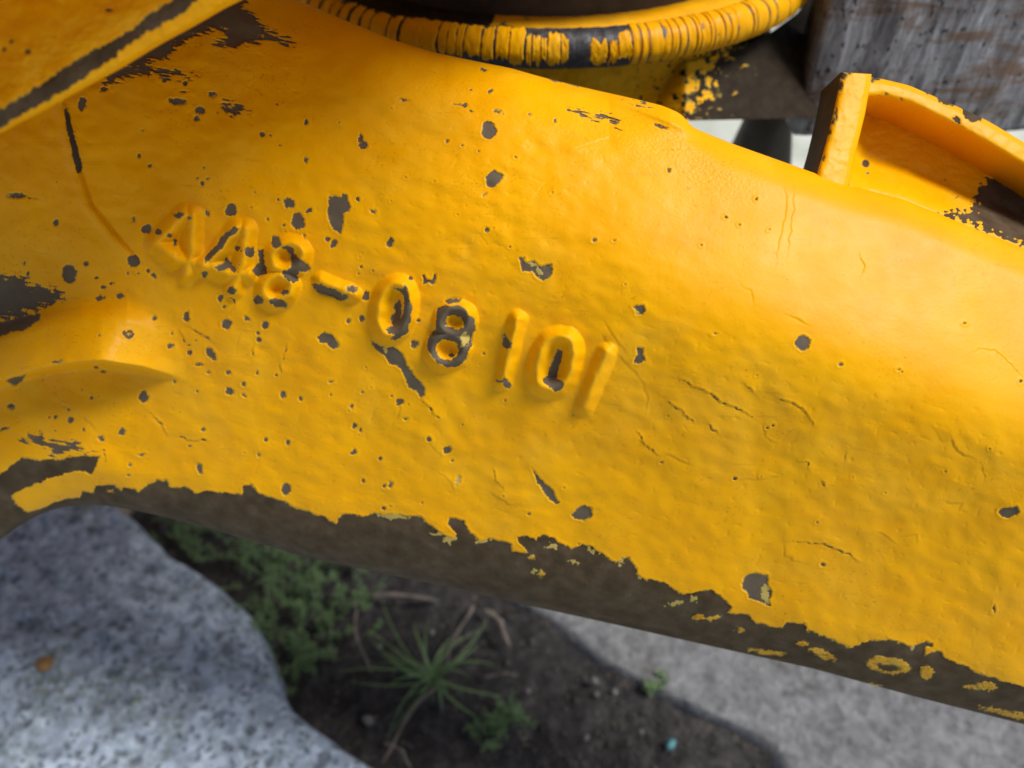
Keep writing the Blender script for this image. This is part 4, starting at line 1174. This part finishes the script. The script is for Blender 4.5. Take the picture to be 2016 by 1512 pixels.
for k, (x, y, h, n, lab) in enumerate(weed_spots): weed(x, y, h * 1.3, n + 3, 100 + k, lab, 0.028 if x < 750 else 0.010)
for p0, p1, r_, lab in [((725, 1176), (855, 1186), 0.0034, 'thick pale stalk lying level close under the arm'), ((955, 1205), (1012, 1275), 0.0040, 'pale flat stalk pointing at the pavement'), ((925, 1195), (880, 1330), 0.0018, 'thin dry stalk above the grass tuft'),
                        ((870, 1345), (745, 1505), 0.0020, 'long brown stalk running down from the grass tuft'), ((955, 1335), (1030, 1335), 0.0012, 'short dry twig right of the grass tuft'), ((700, 1200), (725, 1330), 0.0014, 'thin dry stalk left of the grass tuft'), ((760, 1465), (820, 1515), 0.0016, 'dry twig at the bottom edge of the picture'), ((905, 1255), (870, 1300), 0.0014, 'short dry twig inside the grass tuft')]:
    stalk(p0, p1, r_, lab)
for k, (x, y, r_, lab) in enumerate([(1210, 1361, .0034, 'rounded pale pebble nearest the smooth pavement edge'), (1172, 1341, .0040, 'largest of the pale pebbles right of the grass tuft'), (1175, 1366, .0026, 'tiny pebble just below the largest pale pebble'), (748, 1273, .0030, 'pale pebble at the upper left of the grass tuft'), (1040, 1360, .0026, 'small pebble close to the right tips of the grass tuft'),
                                     (850, 1245, .0036, 'pebble just above the grass tuft'), (724, 1418, .0055, 'grey stone half sunk in soil beside the rough slab'), (1155, 1452, .0030, 'dull pebble on the soil near the bottom edge'), (1262, 1440, .0026, 'small pebble left of the teal scrap'), (700, 1188, .0030, 'pebble under the arm beside the thick pale stalk')]):
    lump('pebble', x, y, r_, lab, 'pebble', M_PEB, 0.006, 0.7, k + 1, 'pebbles on the soil')
lump('plastic_scrap', 1322, 1464, 0.0055, 'small teal plastic scrap on the soil, lower right', 'scrap', M_TEAL, 0.006, 0.35, 3)
lump('dead_leaf', 88, 1306, 0.009, 'small orange brown dead leaf on the rough slab', 'leaf', M_LEAF, SLAB_H + 0.004, 0.3, 5)


def litter():
    r = np.random.default_rng(44)
    co, q = [], []
    for k in range(900):
        px, py = r.uniform(430, 1560), r.uniform(1040, 1530)
        g = gp(px, py, 0.0)
        if g[0] < np.interp(g[1], eg[::-1, 1], eg[::-1, 0]) + 0.01 or g[0] > np.interp(g[1], kg[::-1, 1], kg[::-1, 0]) + 0.012: continue
        z = 0.007 * float(fbm(np.array(g[0] * 16), np.array(g[1] * 16), 3, 4)) - 0.002
        a = r.uniform(0, math.pi); big = r.random() < 0.25
        ln = r.uniform(0.003, 0.009) if big else r.uniform(0.0012, 0.003)
        w = 0.0006 if big else ln * r.uniform(0.5, 0.9)
        d = np.array([math.cos(a), math.sin(a), r.uniform(-.25, .25)]); n = np.array([-d[1], d[0], 0]); u = np.array([0, 0, w * 0.9])
        c = np.array([g[0], g[1], z]); i = len(co)
        co += [c - d * ln, c + n * w, c + d * ln, c - n * w, c + u, c - u]
        q += [[i, i + 1, i + 4], [i + 1, i + 2, i + 4], [i + 2, i + 3, i + 4], [i + 3, i, i + 4], [i + 1, i, i + 5], [i + 2, i + 1, i + 5], [i + 3, i + 2, i + 5], [i, i + 3, i + 5]]
    o = make_mesh('soil_crumbs', co, None, M_CRUMB, tris=q, smooth=False)
    o['kind'] = 'stuff'
    tag(o, 'loose crumbs and plant fibres scattered over the dark soil', 'soil crumbs')


litter()
